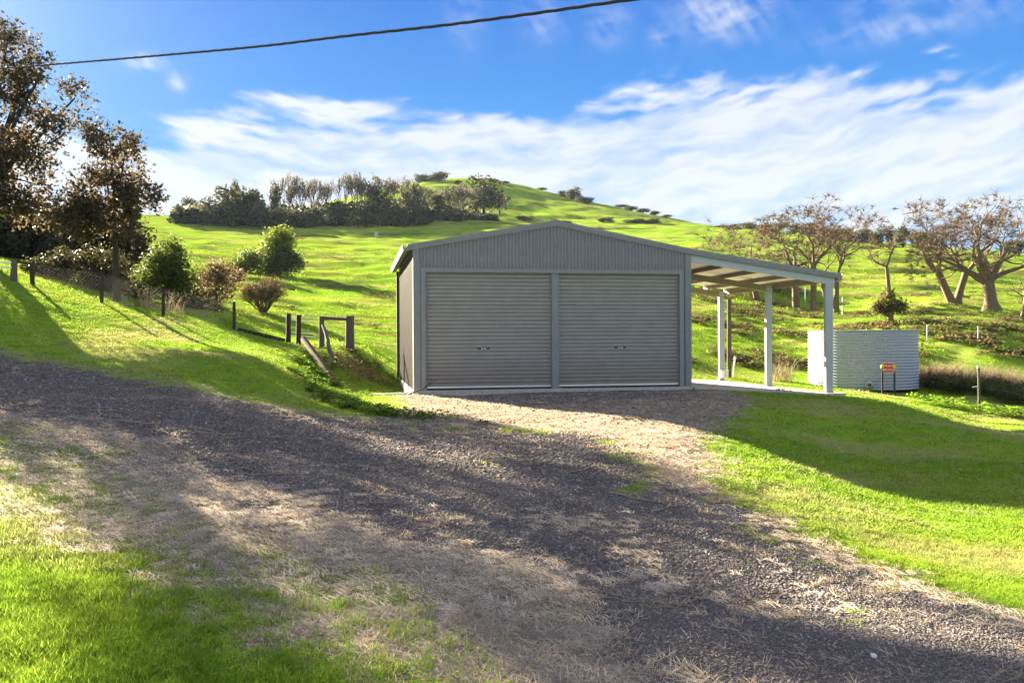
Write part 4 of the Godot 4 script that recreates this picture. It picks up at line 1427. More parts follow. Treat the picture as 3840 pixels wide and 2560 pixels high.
# kind, x, distance, height, width
const HILL_TREES := [
	["dense", -59.3, 156.8, 3.4, 2.7, "small dark umbrella-topped tree alone at the left end of the hill thicket"],
	["dense", -52.4, 144.4, 2.9, 3.7, "low dark round tree at the left of the hill thicket, beside the umbrella-topped one"],
	["dense", -46.3, 133.3, 4.5, 4.9, "broad dark tree in the left part of the hill thicket beside a brown dead one"],
	["dense", -52.6, 163.2, 7.1, 2.2, "thin tree with a tiny crown that rises alone above the left thicket"],
	["dense", -43.8, 134.4, 5.6, 6.5, "widest dark crown in the left part of the hill thicket"],
	["dense", -41.5, 137.0, 6.6, 4.3, "dark crown with sky holes, highest in the left part of the thicket"],
	["bare", -39.2, 134.0, 4.5, 3.0, "pale grey bare shrub in front of the dark left thicket"],
	["dense", -39.3, 142.1, 7.2, 1.9, "narrow ivy-covered trunk left of the bare trees on the hill"],
	["bare", -38.1, 144.2, 9.1, 5.3, "tallest bare grey tree left of the green gap in the hill thicket"],
	["bare", -35.6, 144.2, 8.4, 4.7, "bare grey tree second from the tallest on the left of the green gap"],
	["bare", -33.6, 145.9, 7.7, 4.3, "bare grey tree with a flat top before the green gap in the thicket"],
	["bare", -31.8, 146.6, 7.2, 3.4, "short bare grey tree at the left edge of the green gap in the thicket"],
	["bare", -29.4, 148.1, 9.3, 4.4, "upright bare tree at the right edge of the green gap in the thicket"],
	["bare", -26.7, 148.7, 9.4, 5.8, "largest bare brown tree at the middle of the hill thicket"],
	["dense", -24.0, 148.7, 8.6, 4.2, "narrow brown-green leafy tree right of the largest bare tree"],
	["bare", -21.2, 148.9, 8.2, 5.0, "brown half-bare tree left of the hilltop grove"],
	["bare", -18.6, 149.2, 8.7, 6.8, "wide brown twiggy tree just below the hilltop grove"],
	["bare", -16.0, 149.8, 7.6, 6.0, "brown twiggy tree at the right end of the main thicket"],
	["dense", -33.1, 136.9, 3.3, 4.2, "low dark tree under the bare grey trees of the hill thicket"],
	["dense", -36.7, 134.8, 3.3, 4.1, "low dark bush tree under the tallest bare tree of the thicket"],
	["dense", -28.5, 138.5, 3.8, 4.2, "low dark tree under the upright bare tree of the thicket"],
	["dense", -23.9, 140.3, 4.8, 5.0, "dark leafy tree beneath the largest bare brown tree"],
	["dense", -19.9, 142.5, 4.9, 5.1, "dark leafy tree beneath the brown half-bare tree"],
	["dense", -16.5, 147.3, 4.5, 4.5, "dark leafy tree under the twiggy end of the main thicket"],
	["dense", -14.0, 157.2, 4.4, 3.5, "low dark tree left of the slender-trunked clump on the slope"],
	["bare", -11.2, 158.4, 5.9, 5.6, "slender-trunked brown tree at the left of the slope clump"],
	["bare", -9.1, 159.5, 6.3, 6.0, "slender-trunked brown tree in the middle of the slope clump"],
	["bare", -6.8, 163.0, 6.0, 5.5, "brown twiggy tree against the dark crown of the slope clump"],
	["dense", -5.3, 165.4, 7.1, 6.2, "round dark tree at the right end of the slope clump"],
	["bare", -2.4, 167.8, 4.4, 3.4, "small twiggy tree at the far right end of the slope clump"],
	["grove", -23.3, 230.0, 2.1, 5.9, "dark rounded grove tree on the hilltop, left of two"],
	["grove", -19.0, 224.8, 2.3, 5.5, "dark rounded grove tree on the hilltop, right of two"],
	["dense", -13.6, 218.9, 0.8, 2.0, "small bush on the hill ridge just right of the grove"],
	["dense", -8.5, 225.4, 0.8, 1.8, "small bush at the very top of the green hill"],
	["dense", -4.8, 228.8, 0.8, 2.6, "small bush on the ridge left of the long grass slope"],
	["dense", -1.4, 230.3, 0.7, 1.6, "smallest bush on the ridge where it starts to fall"],
	["dense", 8.0, 227.6, 0.8, 2.6, "low bush halfway along the falling ridge"],
	["dense", 14.1, 219.8, 1.8, 3.8, "left of the three leafy trees on the falling ridge"],
	["dense", 15.5, 211.9, 3.5, 3.7, "tallest of the three leafy trees on the falling ridge"],
	["dense", 17.7, 207.6, 1.9, 4.0, "right of the three leafy trees on the falling ridge"],
	["dense", 27.0, 211.4, 0.8, 3.2, "first low dark bush down the far right end of the ridge"],
	["dense", 29.0, 206.7, 1.1, 3.6, "second low dark bush down the far right end of the ridge"],
	["dense", 30.7, 198.9, 1.0, 3.2, "third low dark bush down the far right end of the ridge"],
	["dense", 32.7, 194.3, 0.9, 2.8, "fourth low dark bush down the far right end of the ridge"],
	["dense", 33.8, 186.7, 0.7, 2.3, "last low dark bush down the far right end of the ridge"],
	["dense", 2.5, 163.5, 0.9, 3.3, "dark bush at the foot of the slope clump"],
	["dense", 10.1, 158.5, 0.6, 1.9, "small bush at the hill foot above the shed peak"],
	["dense", 16.8, 157.0, 0.8, 1.8, "left one of two small bushes at the hill foot"],
	["dense", 18.2, 156.8, 1.0, 1.4, "right one of two small bushes at the hill foot"],
	["dense", 22.6, 155.7, 0.9, 3.6, "longer dark bush at the hill foot right of the shed peak"],
	["dense", 25.7, 155.2, 0.9, 3.5, "dark bush at the right end of the hill-foot row"],
	["dense", 33.8, 139.6, 0.6, 2.1, "dark scrub tree along the right skyline behind the coral trees"],
	["dense", 35.0, 133.4, 0.9, 2.3, "dark scrub tree along the right skyline behind the coral trees"],
	["dense", 36.4, 130.6, 1.3, 2.4, "dark scrub tree along the right skyline behind the coral trees"],
	["dense", 36.9, 124.8, 1.5, 2.5, "dark scrub tree along the right skyline behind the coral trees"],
	["dense", 38.3, 122.2, 1.5, 2.5, "dark scrub tree along the right skyline behind the coral trees"],
	["dense", 39.4, 118.9, 1.6, 2.4, "dark scrub tree along the right skyline behind the coral trees"],
	["dense", 41.0, 117.5, 1.9, 2.6, "dark scrub tree along the right skyline behind the coral trees"],
	["dense", 41.8, 114.0, 1.7, 2.6, "dark scrub tree along the right skyline behind the coral trees"],
	["dense", 43.1, 112.0, 1.5, 2.6, "dark scrub tree along the right skyline behind the coral trees"],
	["dense", 44.3, 110.1, 1.5, 2.5, "dark scrub tree along the right skyline behind the coral trees"],
	["dense", 45.9, 110.6, 2.1, 1.5, "dark scrub tree along the right skyline behind the coral trees"],
	["dense", 46.9, 109.3, 2.2, 1.6, "dark scrub tree along the right skyline behind the coral trees"],
	["dense", 48.2, 108.9, 2.2, 1.6, "dark scrub tree along the right skyline behind the coral trees"],
	["dense", 48.8, 106.5, 2.5, 1.8, "dark scrub tree along the right skyline behind the coral trees"],
	["dense", 49.7, 104.5, 2.3, 2.1, "dark scrub tree along the right skyline behind the coral trees"],
	["dense", 52.0, 104.6, 2.2, 2.3, "dark scrub tree along the right skyline behind the coral trees"],
	["dense", 60.0, 102.0, 1.9, 2.6, "dark scrub tree along the right skyline behind the coral trees"]]

func build_hill_trees() -> void:
	rng.seed = 5
	# prototypes one metre high and one wide, used at each place in its own size and turn
	var dense: Array = []
	for k in 4:
		var s := Shape.new()
		var blobs := []
		for q in 7:
			var a := rr(0, TAU)
			blobs.append([cos(a) * rr(.05, .27), rr(.2, .78), sin(a) * rr(.05, .27), rr(.18, .27), rr(.15, .24)])
		crown(s, blobs, 420, 4, .035, .085, [Color(.05, .06, .026), Color(.07, .078, .032), Color(.042, .052, .024), Color(.09, .078, .038)], -.3, 380.0)
		var w := Shape.new()
		w.tube(PackedVector3Array([Vector3(0, -.1, 0), Vector3(.02, .25, 0), Vector3(0, .6, .02)]), PackedFloat32Array([.05, .035, .015]), 6)
		dense.append([w.mesh(), s.mesh()])
	var bare: Array = []
	for k in 4:
		var w := Shape.new()
		var tips := []
		var o := {"segs": 4, "wiggle": .2, "rise": .09, "taper": .65, "least": .0055, "levels": 5, "kids": [2, 4], "open": [.25, .7], "shrink": [.62, .8], "flat": 1.0}
		limb(w, Vector3(0, -.05, 0), Vector3(0, 1, 0), .34, .03, 1, o, tips)
		limb(w, Vector3(0, -.05, 0), Vector3(.3, 1, .1), .32, .022, 1, o, tips)
		limb(w, Vector3(0, -.05, 0), Vector3(-.25, 1, -.2), .32, .022, 1, o, tips)
		var s := Shape.new()
		for e in tips:
			for q in 2:
				s.col = Color(.20, .165, .115) * rr(.6, 1.3)
				var al := Vector3(rr(-1, 1), rr(-.4, 1), rr(-1, 1)).normalized()
				var sd := al.cross(Vector3(rr(-1, 1), 1, rr(-1, 1))).normalized()
				s.leaf(e[0], al * .05, sd * .015, al.cross(sd))
		var box := w.mesh().get_aabb()
		bare.append([w.mesh(), s.mesh(), 1.0 / (box.size.y - .05), 1.0 / maxf(box.size.x, box.size.z)])
	var n := 0
	for e in HILL_TREES:
		var kind: String = e[0]
		var group := "trees and bushes on the far hill"
		if e[5].contains("skyline"):
			group = "scrub trees along the right skyline"
		var t := thing("bare_tree" if kind == "bare" else ("bush" if e[3] < 1.3 else "hill_tree"), e[5], "tree" if e[3] >= 1.3 else "bush", on(e[1], e[2]), rr(0, TAU), group)
		var high: float = e[3]
		var wide: float = e[4]
		if kind == "bare":
			var p: Array = bare[n % 4]
			inst("trunk", p[0], mats.grey_bark, t)
			inst("twigs", p[1], mats.dull_leaf, t).set_meta("kind", "stuff")
			t.scale = Vector3(wide * p[3] * 1.1, high * p[2], wide * p[3] * 1.1)
		else:
			var p: Array = dense[n % 4]
			inst("trunk", p[0], mats.bark, t)
			inst("crown", p[1], mats.dull_leaf, t)
			t.scale = Vector3(wide * 1.4, high * 1.1, wide * 1.4)
		n += 1
	# scrub under the hill trees, too tangled to tell apart
	var s := Shape.new()
	for q in 34:
		s.col = Color(.06, .068, .034) * rr(.6, 1.5)
		var al := Vector3(rr(-1, 1), rr(-.2, 1), rr(-1, 1)).normalized()
		var sd := al.cross(Vector3(rr(-1, 1), 1, rr(-1, 1))).normalized()
		s.leaf(Vector3(rr(-.5, .5), rr(0, .8), rr(-.5, .5)), al * .4, sd * .12, (al.cross(sd) * .4 + Vector3(0, .6, .3)).normalized())
	var xf: Array[Transform3D] = []
	var cs: Array[Color] = []
	for k in 4200:
		var u := rng.randf()
		var x := lerpf(-60.0, -3.0, u)
		var front := lerpf(133.0, 150.0, clampf((u - .15) / .5, 0, 1)) if u > .15 else lerpf(156.0, 133.0, u / .15)
		if u > .78:
			front = lerpf(150.0, 160.0, (u - .78) / .22)
		var depth := 14.0 * smoothstep(0.0, .2, u) * smoothstep(1.02, .8, u) + 2.0
		var z := front + depth * rng.randf()
		if noise.get_noise_2d(x * 20.0, z * 20.0) < -.35:
			continue
		var f := rr(.9, 2.9) * (1.0 - .6 * smoothstep(.72, .95, u)) * (.5 + .5 * smoothstep(.0, .12, u))
		xf.append(Transform3D(Basis(Vector3.UP, rr(0, TAU)).scaled(Vector3(f * 1.2, f, f * 1.2)), on(x, z, -.1)))
		cs.append(Color(1, 1, 1) * rr(.7, 1.4))
	scatter("scrub", s.mesh(), mats.dull_leaf, xf, cs, "dark tangled scrub under the trees along the hill", "scrub")

func scatter(called: String, mesh: Mesh, m: Material, xf: Array[Transform3D], cs: Array[Color], label: String, category: String) -> void:
	if xf.is_empty():
		return
	var mm := MultiMesh.new()
	mm.transform_format = MultiMesh.TRANSFORM_3D
	mm.use_colors = true
	mm.mesh = mesh
	mm.instance_count = xf.size()
	var buf := PackedFloat32Array()
	buf.resize(xf.size() * 16)
	var k := 0
	for j in xf.size():
		var t := xf[j]
		var b := t.basis
		var o := t.origin
		buf[k] = b.x.x; buf[k + 1] = b.y.x; buf[k + 2] = b.z.x; buf[k + 3] = o.x
		buf[k + 4] = b.x.y; buf[k + 5] = b.y.y; buf[k + 6] = b.z.y; buf[k + 7] = o.y
		buf[k + 8] = b.x.z; buf[k + 9] = b.y.z; buf[k + 10] = b.z.z; buf[k + 11] = o.z
		var c := cs[j]
		buf[k + 12] = c.r; buf[k + 13] = c.g; buf[k + 14] = c.b; buf[k + 15] = 1.0
		k += 16
	mm.buffer = buf
	var o2 := MultiMeshInstance3D.new()
	o2.name = called
	o2.multimesh = mm
	o2.material_override = m
	add_child(o2, true)
	tag(o2, label, category, "", "stuff")

# ---------------------------------------------------------------- gravel, grass and small growth
func stone_mesh() -> ArrayMesh:
	var s := Shape.new()
	var pts: Array[Vector3] = []
	for q in [[0, 1, 0], [0, -1, 0]]:
		pts.append(Vector3(q[0], q[1], q[2]) * rr(.55, .8))
	for ring in [[.45, .8], [-.4, .85]]:
		for k in 5:
			var a: float = TAU * (k + ring[0]) / 5.0 + rr(-.25, .25)
			pts.append(Vector3(cos(a) * ring[1], ring[0] * .9, sin(a) * ring[1]) * rr(.75, 1.15))
	for k in 5:
		var j := (k + 1) % 5
		s.tri(pts[0], pts[2 + k], pts[2 + j], pts[2 + k])
		s.tri(pts[1], pts[7 + k], pts[7 + j], pts[7 + k])
		s.quad(pts[2 + k], pts[2 + j], pts[7 + j], pts[7 + k], pts[2 + k] + pts[7 + j])
	return s.mesh()

func build_gravel() -> void:
	rng.seed = 41
	for v in 3:
		var xf: Array[Transform3D] = []
		var cs: Array[Color] = []
		for band in [[2.9, 5.5, 1900.0, .0072], [5.5, 9.0, 900.0, .0095], [9.0, 14.5, 340.0, .0135], [14.5, 18.5, 150.0, .018]]:
			var z0: float = band[0]
			var z1: float = band[1]
			var n := int(band[2] * .95 * (z1 * z1 - z0 * z0))
			for k in n:
				var z := sqrt(rr(z0 * z0, z1 * z1))
				var x := rr(-.95, .95) * z
				var w := cover_at(x, z)
				if rng.randf() > w.z * 1.1 + w.y * .12 or built_on(x, z):
					continue
				var f: float = band[3] * (rr(.55, 1.1) if rng.randf() < .85 else rr(1.1, 1.9))
				var b := Basis.from_euler(Vector3(rr(0, TAU), rr(0, TAU), rr(0, TAU))).scaled(Vector3(f, f, f) * 1.0)
				xf.append(Transform3D(Basis.from_scale(Vector3(1, .7, 1)) * b, on(x, z, f * .25)))
				var g := rr(.6, 1.5)
				var c := Color(.17, .150, .142) * g
				if z > 9.0 and rng.randf() < .14:
					c = Color(.21, .16, .13) * g
				elif rng.randf() < .03:
					c = Color(.38, .36, .34)
				cs.append(c)
		scatter("gravel", stone_mesh(), mats.stone, xf, cs, "loose dark gravel stones on the drive", "gravel")

func tuft_mesh(blades: int, high: float, spread: float, width: float, lean: float) -> ArrayMesh:
	var s := Shape.new()
	for k in blades:
		var a := rr(0, TAU)
		var r := spread * sqrt(rng.randf())
		var p := Vector3(cos(a) * r, -.004, sin(a) * r)
		var b := rr(0, TAU)
		var out := Vector3(cos(b), 0, sin(b))
		var side := Vector3(-out.z, 0, out.x) * width * rr(.6, 1.2)
		var h := high * rr(.5, 1.15)
		var l := lean * h * rr(.3, 1.4)
		var q := p + Vector3(0, h * .6, 0) + out * l * .4
		var t := p + Vector3(0, h * .95, 0) + out * l
		var n := (side.cross(t - p)).normalized()
		n = (n * .25 + Vector3(0, 1, 0)).normalized()
		s.col = Color.WHITE * rr(.75, 1.25)
		var i := s.v.size()
		s.v.append(p - side); s.v.append(p + side); s.v.append(q + side * .8); s.v.append(q - side * .8); s.v.append(t)
		for e in 5:
			s.n.append(n); s.c.append(s.col)
		s.face_up(i)
	return s.mesh()

# dead grass: long strands that lie every way, close to the ground
func straw_mesh(strands: int, length: float, spread: float, width: float, lift: float) -> ArrayMesh:
	var s := Shape.new()
	for k in strands:
		var a := rr(0, TAU)
		var r := spread * sqrt(rng.randf())
		var p := Vector3(cos(a) * r, rr(-.003, .008), sin(a) * r)
		var b := rr(0, TAU)
		var out := Vector3(cos(b), 0, sin(b))
		var l := length * rr(.4, 1.2)
		var bend := Vector3(-out.z, 0, out.x) * l * rr(-.35, .35)
		var q := p + out * l * .5 + Vector3(0, l * lift * rr(.3, 1.3), 0) + bend * .3
		var t := p + out * l + Vector3(0, l * lift * rr(-.1, 1.2), 0) + bend
		var side := Vector3(-out.z, .3, out.x) * width * rr(.6, 1.2)
		s.col = Color.WHITE * rr(.65, 1.25)
		var i := s.v.size()
		s.v.append(p - side); s.v.append(p + side); s.v.append(q + side); s.v.append(q - side); s.v.append(t)
		var n := Vector3(rr(-.3, .3), 1, rr(-.3, .3)).normalized()
		for e in 5:
			s.n.append(n); s.c.append(s.col)
		s.face_up(i)
	return s.mesh()

func build_grass() -> void:
	rng.seed = 43
	# near z, far z, tufts per square metre, blade height, spread, blade half width
	var bands := [[2.9, 5.0, 1300.0, .052, .040, .0021], [5.0, 8.0, 620.0, .046, .055, .0028], [8.0, 13.0, 240.0, .042, .075, .0042], [13.0, 24.0, 75.0, .045, .11, .006], [24.0, 45.0, 14.0, .08, .20, .008], [45.0, 90.0, 1.2, .14, .35, .018]]
	var nb := 0
	for band in bands:
		var z0: float = band[0]
		var z1: float = band[1]
		var green: Array = [[], [], []]
		var lists := []
		for k in 3:
			var a: Array[Transform3D] = []
			var b: Array[Color] = []
			lists.append([a, b])
		var dry_x: Array[Transform3D] = []
		var dry_c: Array[Color] = []
		var wide := .95 if z0 < 40.0 else .74
		var n := int(band[2] * wide * (z1 * z1 - z0 * z0))
		for k in n:
			var z := sqrt(rr(z0 * z0, z1 * z1))
			var x := rr(-wide, wide) * z
			if built_on(x, z):
				continue
			var w := cover_at(x, z)
			var r := rng.randf()
			var turn := Basis(Vector3.UP, rr(0, TAU))
			if r < w.x:
				var f := rr(.7, 1.25)
				var up := f
				if z < 25.0:
					# longer on the near left bank, mown short on the right
					if x < 0.3 and z < 9.0:
						up *= 1.15
					elif x > 0.0:
						up *= .72
					else:
						up *= .8
				else:
					up *= .55 + 1.0 * clampf(noise.get_noise_2d(x * 26.0, z * 40.0) + .35, 0.0, 1.3)
				var c: Color
				if z < 25.0:
					var pn := noise.get_noise_2d(x * 30.0 + 4.0, z * 30.0)
					c = Color(.25, .42, .04).lerp(Color(.36, .44, .06), clampf(.3 + pn * 1.2, 0.0, 1.0)) * rr(.7, 1.25)
					c = c.lerp(Color(.52, .47, .22), .6 * smoothstep(.0, .5, noise.get_noise_2d(x * 24.0 + 500.0, z * 30.0 + 80.0)))
					if z > 9.0 and rng.randf() < .14:
						c = c.lerp(Color(.50, .44, .28), .7)
					if w.y > .25 and rng.randf() < .35:
						c = c.lerp(Color(.45, .38, .22), .6)
				else:
					c = field_tone(x, z) * rr(.8, 1.35)
				var l: Array = lists[rng.randi() % 3]
				l[0].append(Transform3D(turn.scaled(Vector3(f, up, f)), on(x, z)))
				l[1].append(c)
			elif z < 24.0 and (r < w.x + w.y or rng.randf() < .02):
				if rng.randf() < (.1 if x < 1.2 and z < 11.0 else .45):
					continue
				var f := rr(.7, 1.3)
				dry_x.append(Transform3D(turn.scaled(Vector3(f, f, f)), on(x, z)))
				dry_c.append(Color(.78, .70, .59).lerp(Color(.54, .44, .33), rng.randf() * .8) * rr(.75, 1.3) * (1.0 if z < 9.0 else .82))  # farther straw is darkened in colour to offset the direct sun
		for k in 3:
			scatter("grass", tuft_mesh(13, band[3], band[4], band[5], 1.0), mats.blade, lists[k][0], lists[k][1], "short green grass covering the lawn and paddock", "grass")
		scatter("dry_grass", straw_mesh(11, band[3] * 1.9, band[4] * 1.1, band[5] * .8, .2), mats.straw, dry_x, dry_c, "pale dead grass beside and across the gravel drive", "dry grass")
		nb += 1
	build_runners()
	build_weeds()

func build_runners() -> void:
	rng.seed = 47
	var s := Shape.new()
	var made := 0
	var tries := 0
	while made < 150 and tries < 9000:
		tries += 1
		var z := sqrt(rr(3.2 * 3.2, 12.5 * 12.5))
		var x := rr(-.65, .65) * z
		var w := cover_at(x, z)
		if w.w > .5 or w.w < -.9 or built_on(x, z):
			continue
		if w.w < -.6 and rng.randf() < .7:
			continue
		made += 1
		var a := rr(-.5, 1.2)
		var d := Vector3(cos(a), 0, -sin(a) * .6) if rng.randf() < .75 else Vector3(rr(-1, 1), 0, rr(-1, 1)).normalized()
		var length := rr(.15, .55) * (1.0 if z < 8.0 else 1.3)
		var pts := PackedVector3Array()
		var rad := PackedFloat32Array()
		var p := Vector3(x, 0, -z)
		var tone := Color(.62, .54, .41).lerp(Color(.45, .35, .24), rng.randf()) * rr(.8, 1.15)
		for k in 11:
			d = (d + Vector3(rr(-.3, .3), 0, rr(-.3, .3))).normalized()
			p += d * length / 10.0
			var q := on(p.x, -p.z, rr(.006, .022))
			pts.append(q)
			rad.append(lerpf(.0032, .0016, k / 10.0) * (1.0 if z < 7.0 else 1.5))
			for e in rng.randi_range(1, 4):
				s.col = tone * rr(.7, 1.3)
				var out := Vector3(rr(-1, 1), rr(.1, .7), rr(-1, 1)).normalized()
				var l := rr(.03, .085)
				var sd := out.cross(Vector3.UP).normalized() * .0022 * (1.0 if z < 7.0 else 1.6)
				s.leaf(q, out * l, sd, (Vector3.UP + out * .2).normalized())
		s.col = tone
		s.tube(pts, rad, 4)
	s.col = Color.WHITE
	tag(obj("grass_runners", s, mats.straw), "dead grass runners creeping over the gravel", "dry grass", "", "stuff")

func leaf_clump(leaves: int, spread: float, size: float, high: float) -> ArrayMesh:
	var s := Shape.new()
	for k in leaves:
		var a := rr(0, TAU)
		var r := spread * sqrt(rng.randf())
		var p := Vector3(cos(a) * r, high * rr(.2, 1.0), sin(a) * r)
		var al := Vector3(rr(-1, 1), rr(-.1, .5), rr(-1, 1)).normalized()
		var sd := al.cross(Vector3.UP + Vector3(rr(-.4, .4), 0, rr(-.4, .4))).normalized()
		s.col = Color.WHITE * rr(.7, 1.3)
		s.leaf(p, al * size * rr(.7, 1.3), sd * size * .38, (al.cross(sd) * signf(al.cross(sd).y + .0001) * .5 + Vector3.UP * .7).normalized())
	return s.mesh()

func clumps(called: String, mesh: Mesh, spots: Array, lo: float, hi: float, tones: Array, label: String, category: String) -> void:
	var xf: Array[Transform3D] = []
	var cs: Array[Color] = []
	for e in spots:
		for k in int(e[3]):
			var a := rr(0, TAU)
			var r: float = e[2] * sqrt(rng.randf())
			var x: float = e[0] + cos(a) * r
			var z: float = e[1] + sin(a) * r
			if built_on(x, z):
				continue
			var f := rr(lo, hi)
			xf.append(Transform3D(Basis(Vector3.UP, rr(0, TAU)).scaled(Vector3(f, f, f)), on(x, z)))
			var t: Color = tones[rng.randi() % tones.size()]
			cs.append(t * rr(.75, 1.25))
	scatter(called, mesh, mats.blade, xf, cs, label, category)

func build_weeds() -> void:
	rng.seed = 53
	var weed := [Color(.15, .25, .035), Color(.20, .31, .04), Color(.10, .18, .03)]
	clumps("weeds", leaf_clump(16, .10, .06, .11), [[-4.5, 18.6, .5, 60], [-4.3, 19.6, .6, 60], [-3.9, 17.6, .5, 60], [-3.5, 16.6, .5, 70], [-3.1, 15.5, .5, 70], [-2.6, 14.7, .45, 60], [-2.2, 14.0, .4, 45], [-1.7, 13.6, .35, 20], [-4.9, 20.8, .6, 50], [-5.0, 21.9, .5, 40], [-3.3, 18.2, .4, 20], [-1.2, 13.4, .4, 14]], .6, 1.25, weed, "leafy weeds running down the left bank towards the drive", "weeds")
	clumps("clover", leaf_clump(9, .055, .022, .045), [[-.85, 4.0, .35, 34], [-.5, 3.8, .35, 34], [-.2, 3.9, .25, 12], [-1.25, 4.1, .4, 34], [-1.7, 4.2, .4, 20], [-2.0, 4.6, .5, 14], [2.45, 8.3, .3, 70], [2.75, 7.6, .3, 80], [3.1, 6.9, .3, 60], [2.35, 9.2, .3, 45], [3.4, 6.2, .2, 30], [1.2, 4.05, .12, 8], [1.5, 3.9, .12, 8]], .7, 1.3, [Color(.25, .43, .035), Color(.32, .48, .04)], "bright clover patches in the near grass", "clover")
	# growth over the cut bank and rough clumps in the paddock
	clumps("bank_growth", leaf_clump(18, .13, .06, .1), [[-4.3, 24.2, .6, 30], [-3.7, 23.9, .5, 22], [-4.6, 22.6, .6, 10], [-3.6, 22.6, .5, 10], [-4.3, 21.4, .5, 10], [-4.9, 23.3, .5, 10]], .6, 1.2, [Color(.17, .15, .055), Color(.20, .15, .08), Color(.17, .11, .065)], "dull brown-green growth over the cut bank left of the shed", "undergrowth")
	var rough := []
	for k in 230:
		var z := rr(29.0, 58.0)
		var x := rr(.14, .66) * z
		if noise.get_noise_2d(x * 14.0, z * 30.0 + 60.0) > -.16:
			rough.append([x, z, rr(.3, 1.0), rng.randi_range(4, 16)])
	for k in 40:
		var z := rr(33.0, 75.0)
		var x := rr(-.32, .1) * z
		if noise.get_noise_2d(x * 14.0, z * 30.0 + 60.0) > .1:
			rough.append([x, z, rr(.3, 1.1), rng.randi_range(4, 12)])
	for e in [[14.4, 36.6], [15.2, 36.9], [17.2, 36.4], [18.2, 36.0], [19.3, 35.0], [20.5, 34.6], [14.0, 33.5], [16.5, 33.6], [18.6, 33.6], [21.5, 35.5], [22.5, 38.0], [9.5, 36.0], [11.5, 35.5], [8.4, 38.0], [15.4, 33.2], [16.1, 32.4], [16.8, 31.6], [17.5, 30.8], [18.2, 30.0], [18.9, 29.4], [19.8, 32.0], [21.0, 31.5]]:  # the last of these are added as a stand-in for a gully's shadow line
		rough.append([e[0], e[1], .9, 26])
	clumps("rough_clumps", leaf_clump(26, .28, .11, .14), rough, .5, 1.3, [Color(.13, .19, .035), Color(.19, .16, .07), Color(.16, .115, .065)], "brown and dull green rough clumps scattered over the paddock slopes, some added for a gully shadow", "undergrowth")
	# shrubs and pale tall grass right of the tank
	var spots := []
	for e in [[13.2, 24.8, .6, 60], [14.0, 24.2, .7, 80], [13.6, 23.2, .6, 60], [14.6, 23.0, .7, 70], [12.6, 19.0, .8, 80], [11.8, 18.0, .5, 40], [13.2, 20.3, .6, 50], [12.9, 25.6, .4, 30]]:
		spots.append(e)
	clumps("low_shrubs", leaf_clump(22, .24, .075, .34), spots, .7, 1.3, [Color(.11, .125, .04), Color(.15, .16, .045), Color(.085, .095, .035)], "dark low shrubs behind the metal fence post", "shrubs")
	clumps("tall_dry_grass", tuft_mesh(26, .75, .14, .006, .7), [[13.3, 26.3, .6, 90], [13.9, 25.4, .6, 70], [14.6, 25.2, .6, 60], [12.7, 26.6, .4, 30], [-10.4, 26.6, 1.2, 5], [8.6, 26.9, .3, 6]], .5, 1.1, [Color(.36, .28, .19), Color(.28, .21, .14)], "pale tall dry grass right of the tank and along the left fence", "dry grass")
	clumps("bright_weeds", leaf_clump(22, .13, .06, .2), [[12.0, 21.2, .5, 40], [12.7, 20.8, .5, 40], [11.4, 21.9, .5, 36], [10.9, 22.6, .5, 24], [13.3, 20.6, .4, 24]], .6, 1.2, [Color(.26, .42, .04), Color(.21, .36, .03)], "bright leafy weeds round the metal fence post", "weeds")

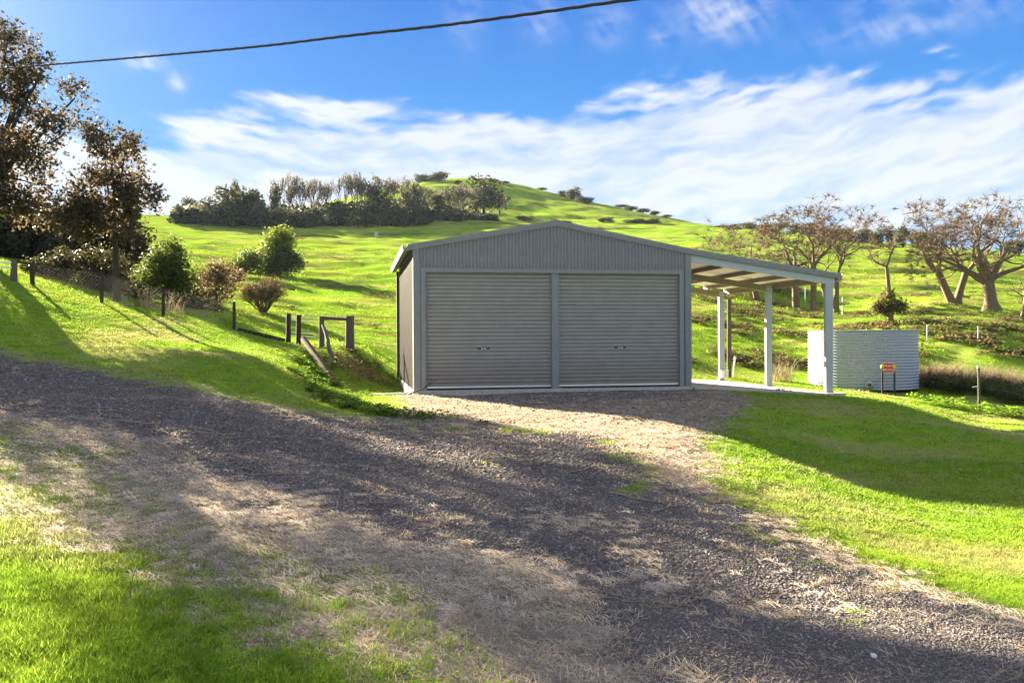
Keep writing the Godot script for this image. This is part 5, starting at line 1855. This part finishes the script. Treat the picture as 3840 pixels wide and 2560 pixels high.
func build_details() -> void:
	rng.seed = 59
	# seed stalk in the near grass
	var foot := on(-2.12, 4.71)
	var t := thing("seed_stalk", "single pale dandelion stalk with a seed head in the near left grass", "flower", foot)
	var s := Shape.new()
	s.tube(PackedVector3Array([Vector3.ZERO, Vector3(.005, .07, 0), Vector3(.018, .14, 0), Vector3(.03, .185, 0)]), PackedFloat32Array([.0028, .0025, .0022, .002]), 5)
	obj("stem", s, mats.rust, t)
	s = Shape.new()
	for k in 40:
		var d := Vector3(rng.randfn(), rng.randfn(), rng.randfn()).normalized()
		s.col = Color(.75, .70, .60)
		s.leaf(Vector3(.03, .188, 0), d * .014, d.cross(Vector3(.3, 1, .2)).normalized() * .003, d)
	obj("seed_head", s, mats.straw, t)
	# dark flat pats of mulch on the pale grass
	var n := 0
	for e in [[-.28, 12.85, .30], [1.78, 13.03, .26], [6.1, 19.35, .22]]:
		s = Shape.new()
		for k in 46:
			s.col = Color(.05, .036, .026) * rr(.6, 1.7)
			var a := rr(0, TAU)
			var r: float = e[2] * sqrt(rng.randf())
			var al := Vector3(rr(-1, 1), rr(-.1, .25), rr(-.6, .6)).normalized()
			var sd := al.cross(Vector3.UP + Vector3(rr(-.3, .3), 0, rr(-.3, .3))).normalized()
			s.leaf(Vector3(cos(a) * r, rr(.005, .05), sin(a) * r * .4), al * .1, sd * .02, Vector3.UP)
		var x: float = e[0]
		var z: float = e[1]
		var o := obj("debris_heap", s, mats.dull_leaf)
		o.position = on(x, z, .0)
		if n == 2:
			o.position.y = slab_top(8.0) + .004
		tag(o, ["low heap of dark debris on the pale grass before the left door", "low heap of dark debris on the pale grass before the right door", "small heap of brown leaves on the carport slab"][n], "debris")
		n += 1
	# small plank and twigs by the left front corner of the shed
	s = Shape.new()
	s.beam(on(-2.95, 18.0, .03), on(-2.2, 17.85, .04), .07, .03)
	tag(obj("plank", s, mats.white), "thin pale plank on the grass at the left front corner of the shed", "plank")
	s = Shape.new()
	var tips := []
	var o2 := {"segs": 4, "wiggle": .3, "rise": .02, "taper": .6, "least": .006, "levels": 1, "kids": [2, 3], "open": [.4, .9], "shrink": [.5, .8], "flat": .8}
	limb(s, Vector3.ZERO, Vector3(1, .35, .1), .4, .018, 0, o2, tips)
	var tw := obj("dry_twig", s, mats.twig)
	tw.position = on(-2.15, 17.9, .02)
	tag(tw, "reddish dry twig at the foot of the left door jamb", "twig")
	for e in [[2.35, 11.6, .035, "round white stone on the pale grass near the right lawn"], [1.95, 4.62, .02, "white pebble on the near gravel at the right"]]:
		var st := inst("pebble", stone_mesh(), mats.white)
		st.position = on(e[0], e[1], .015)
		st.scale = Vector3.ONE * e[2]
		tag(st, e[3], "stone")
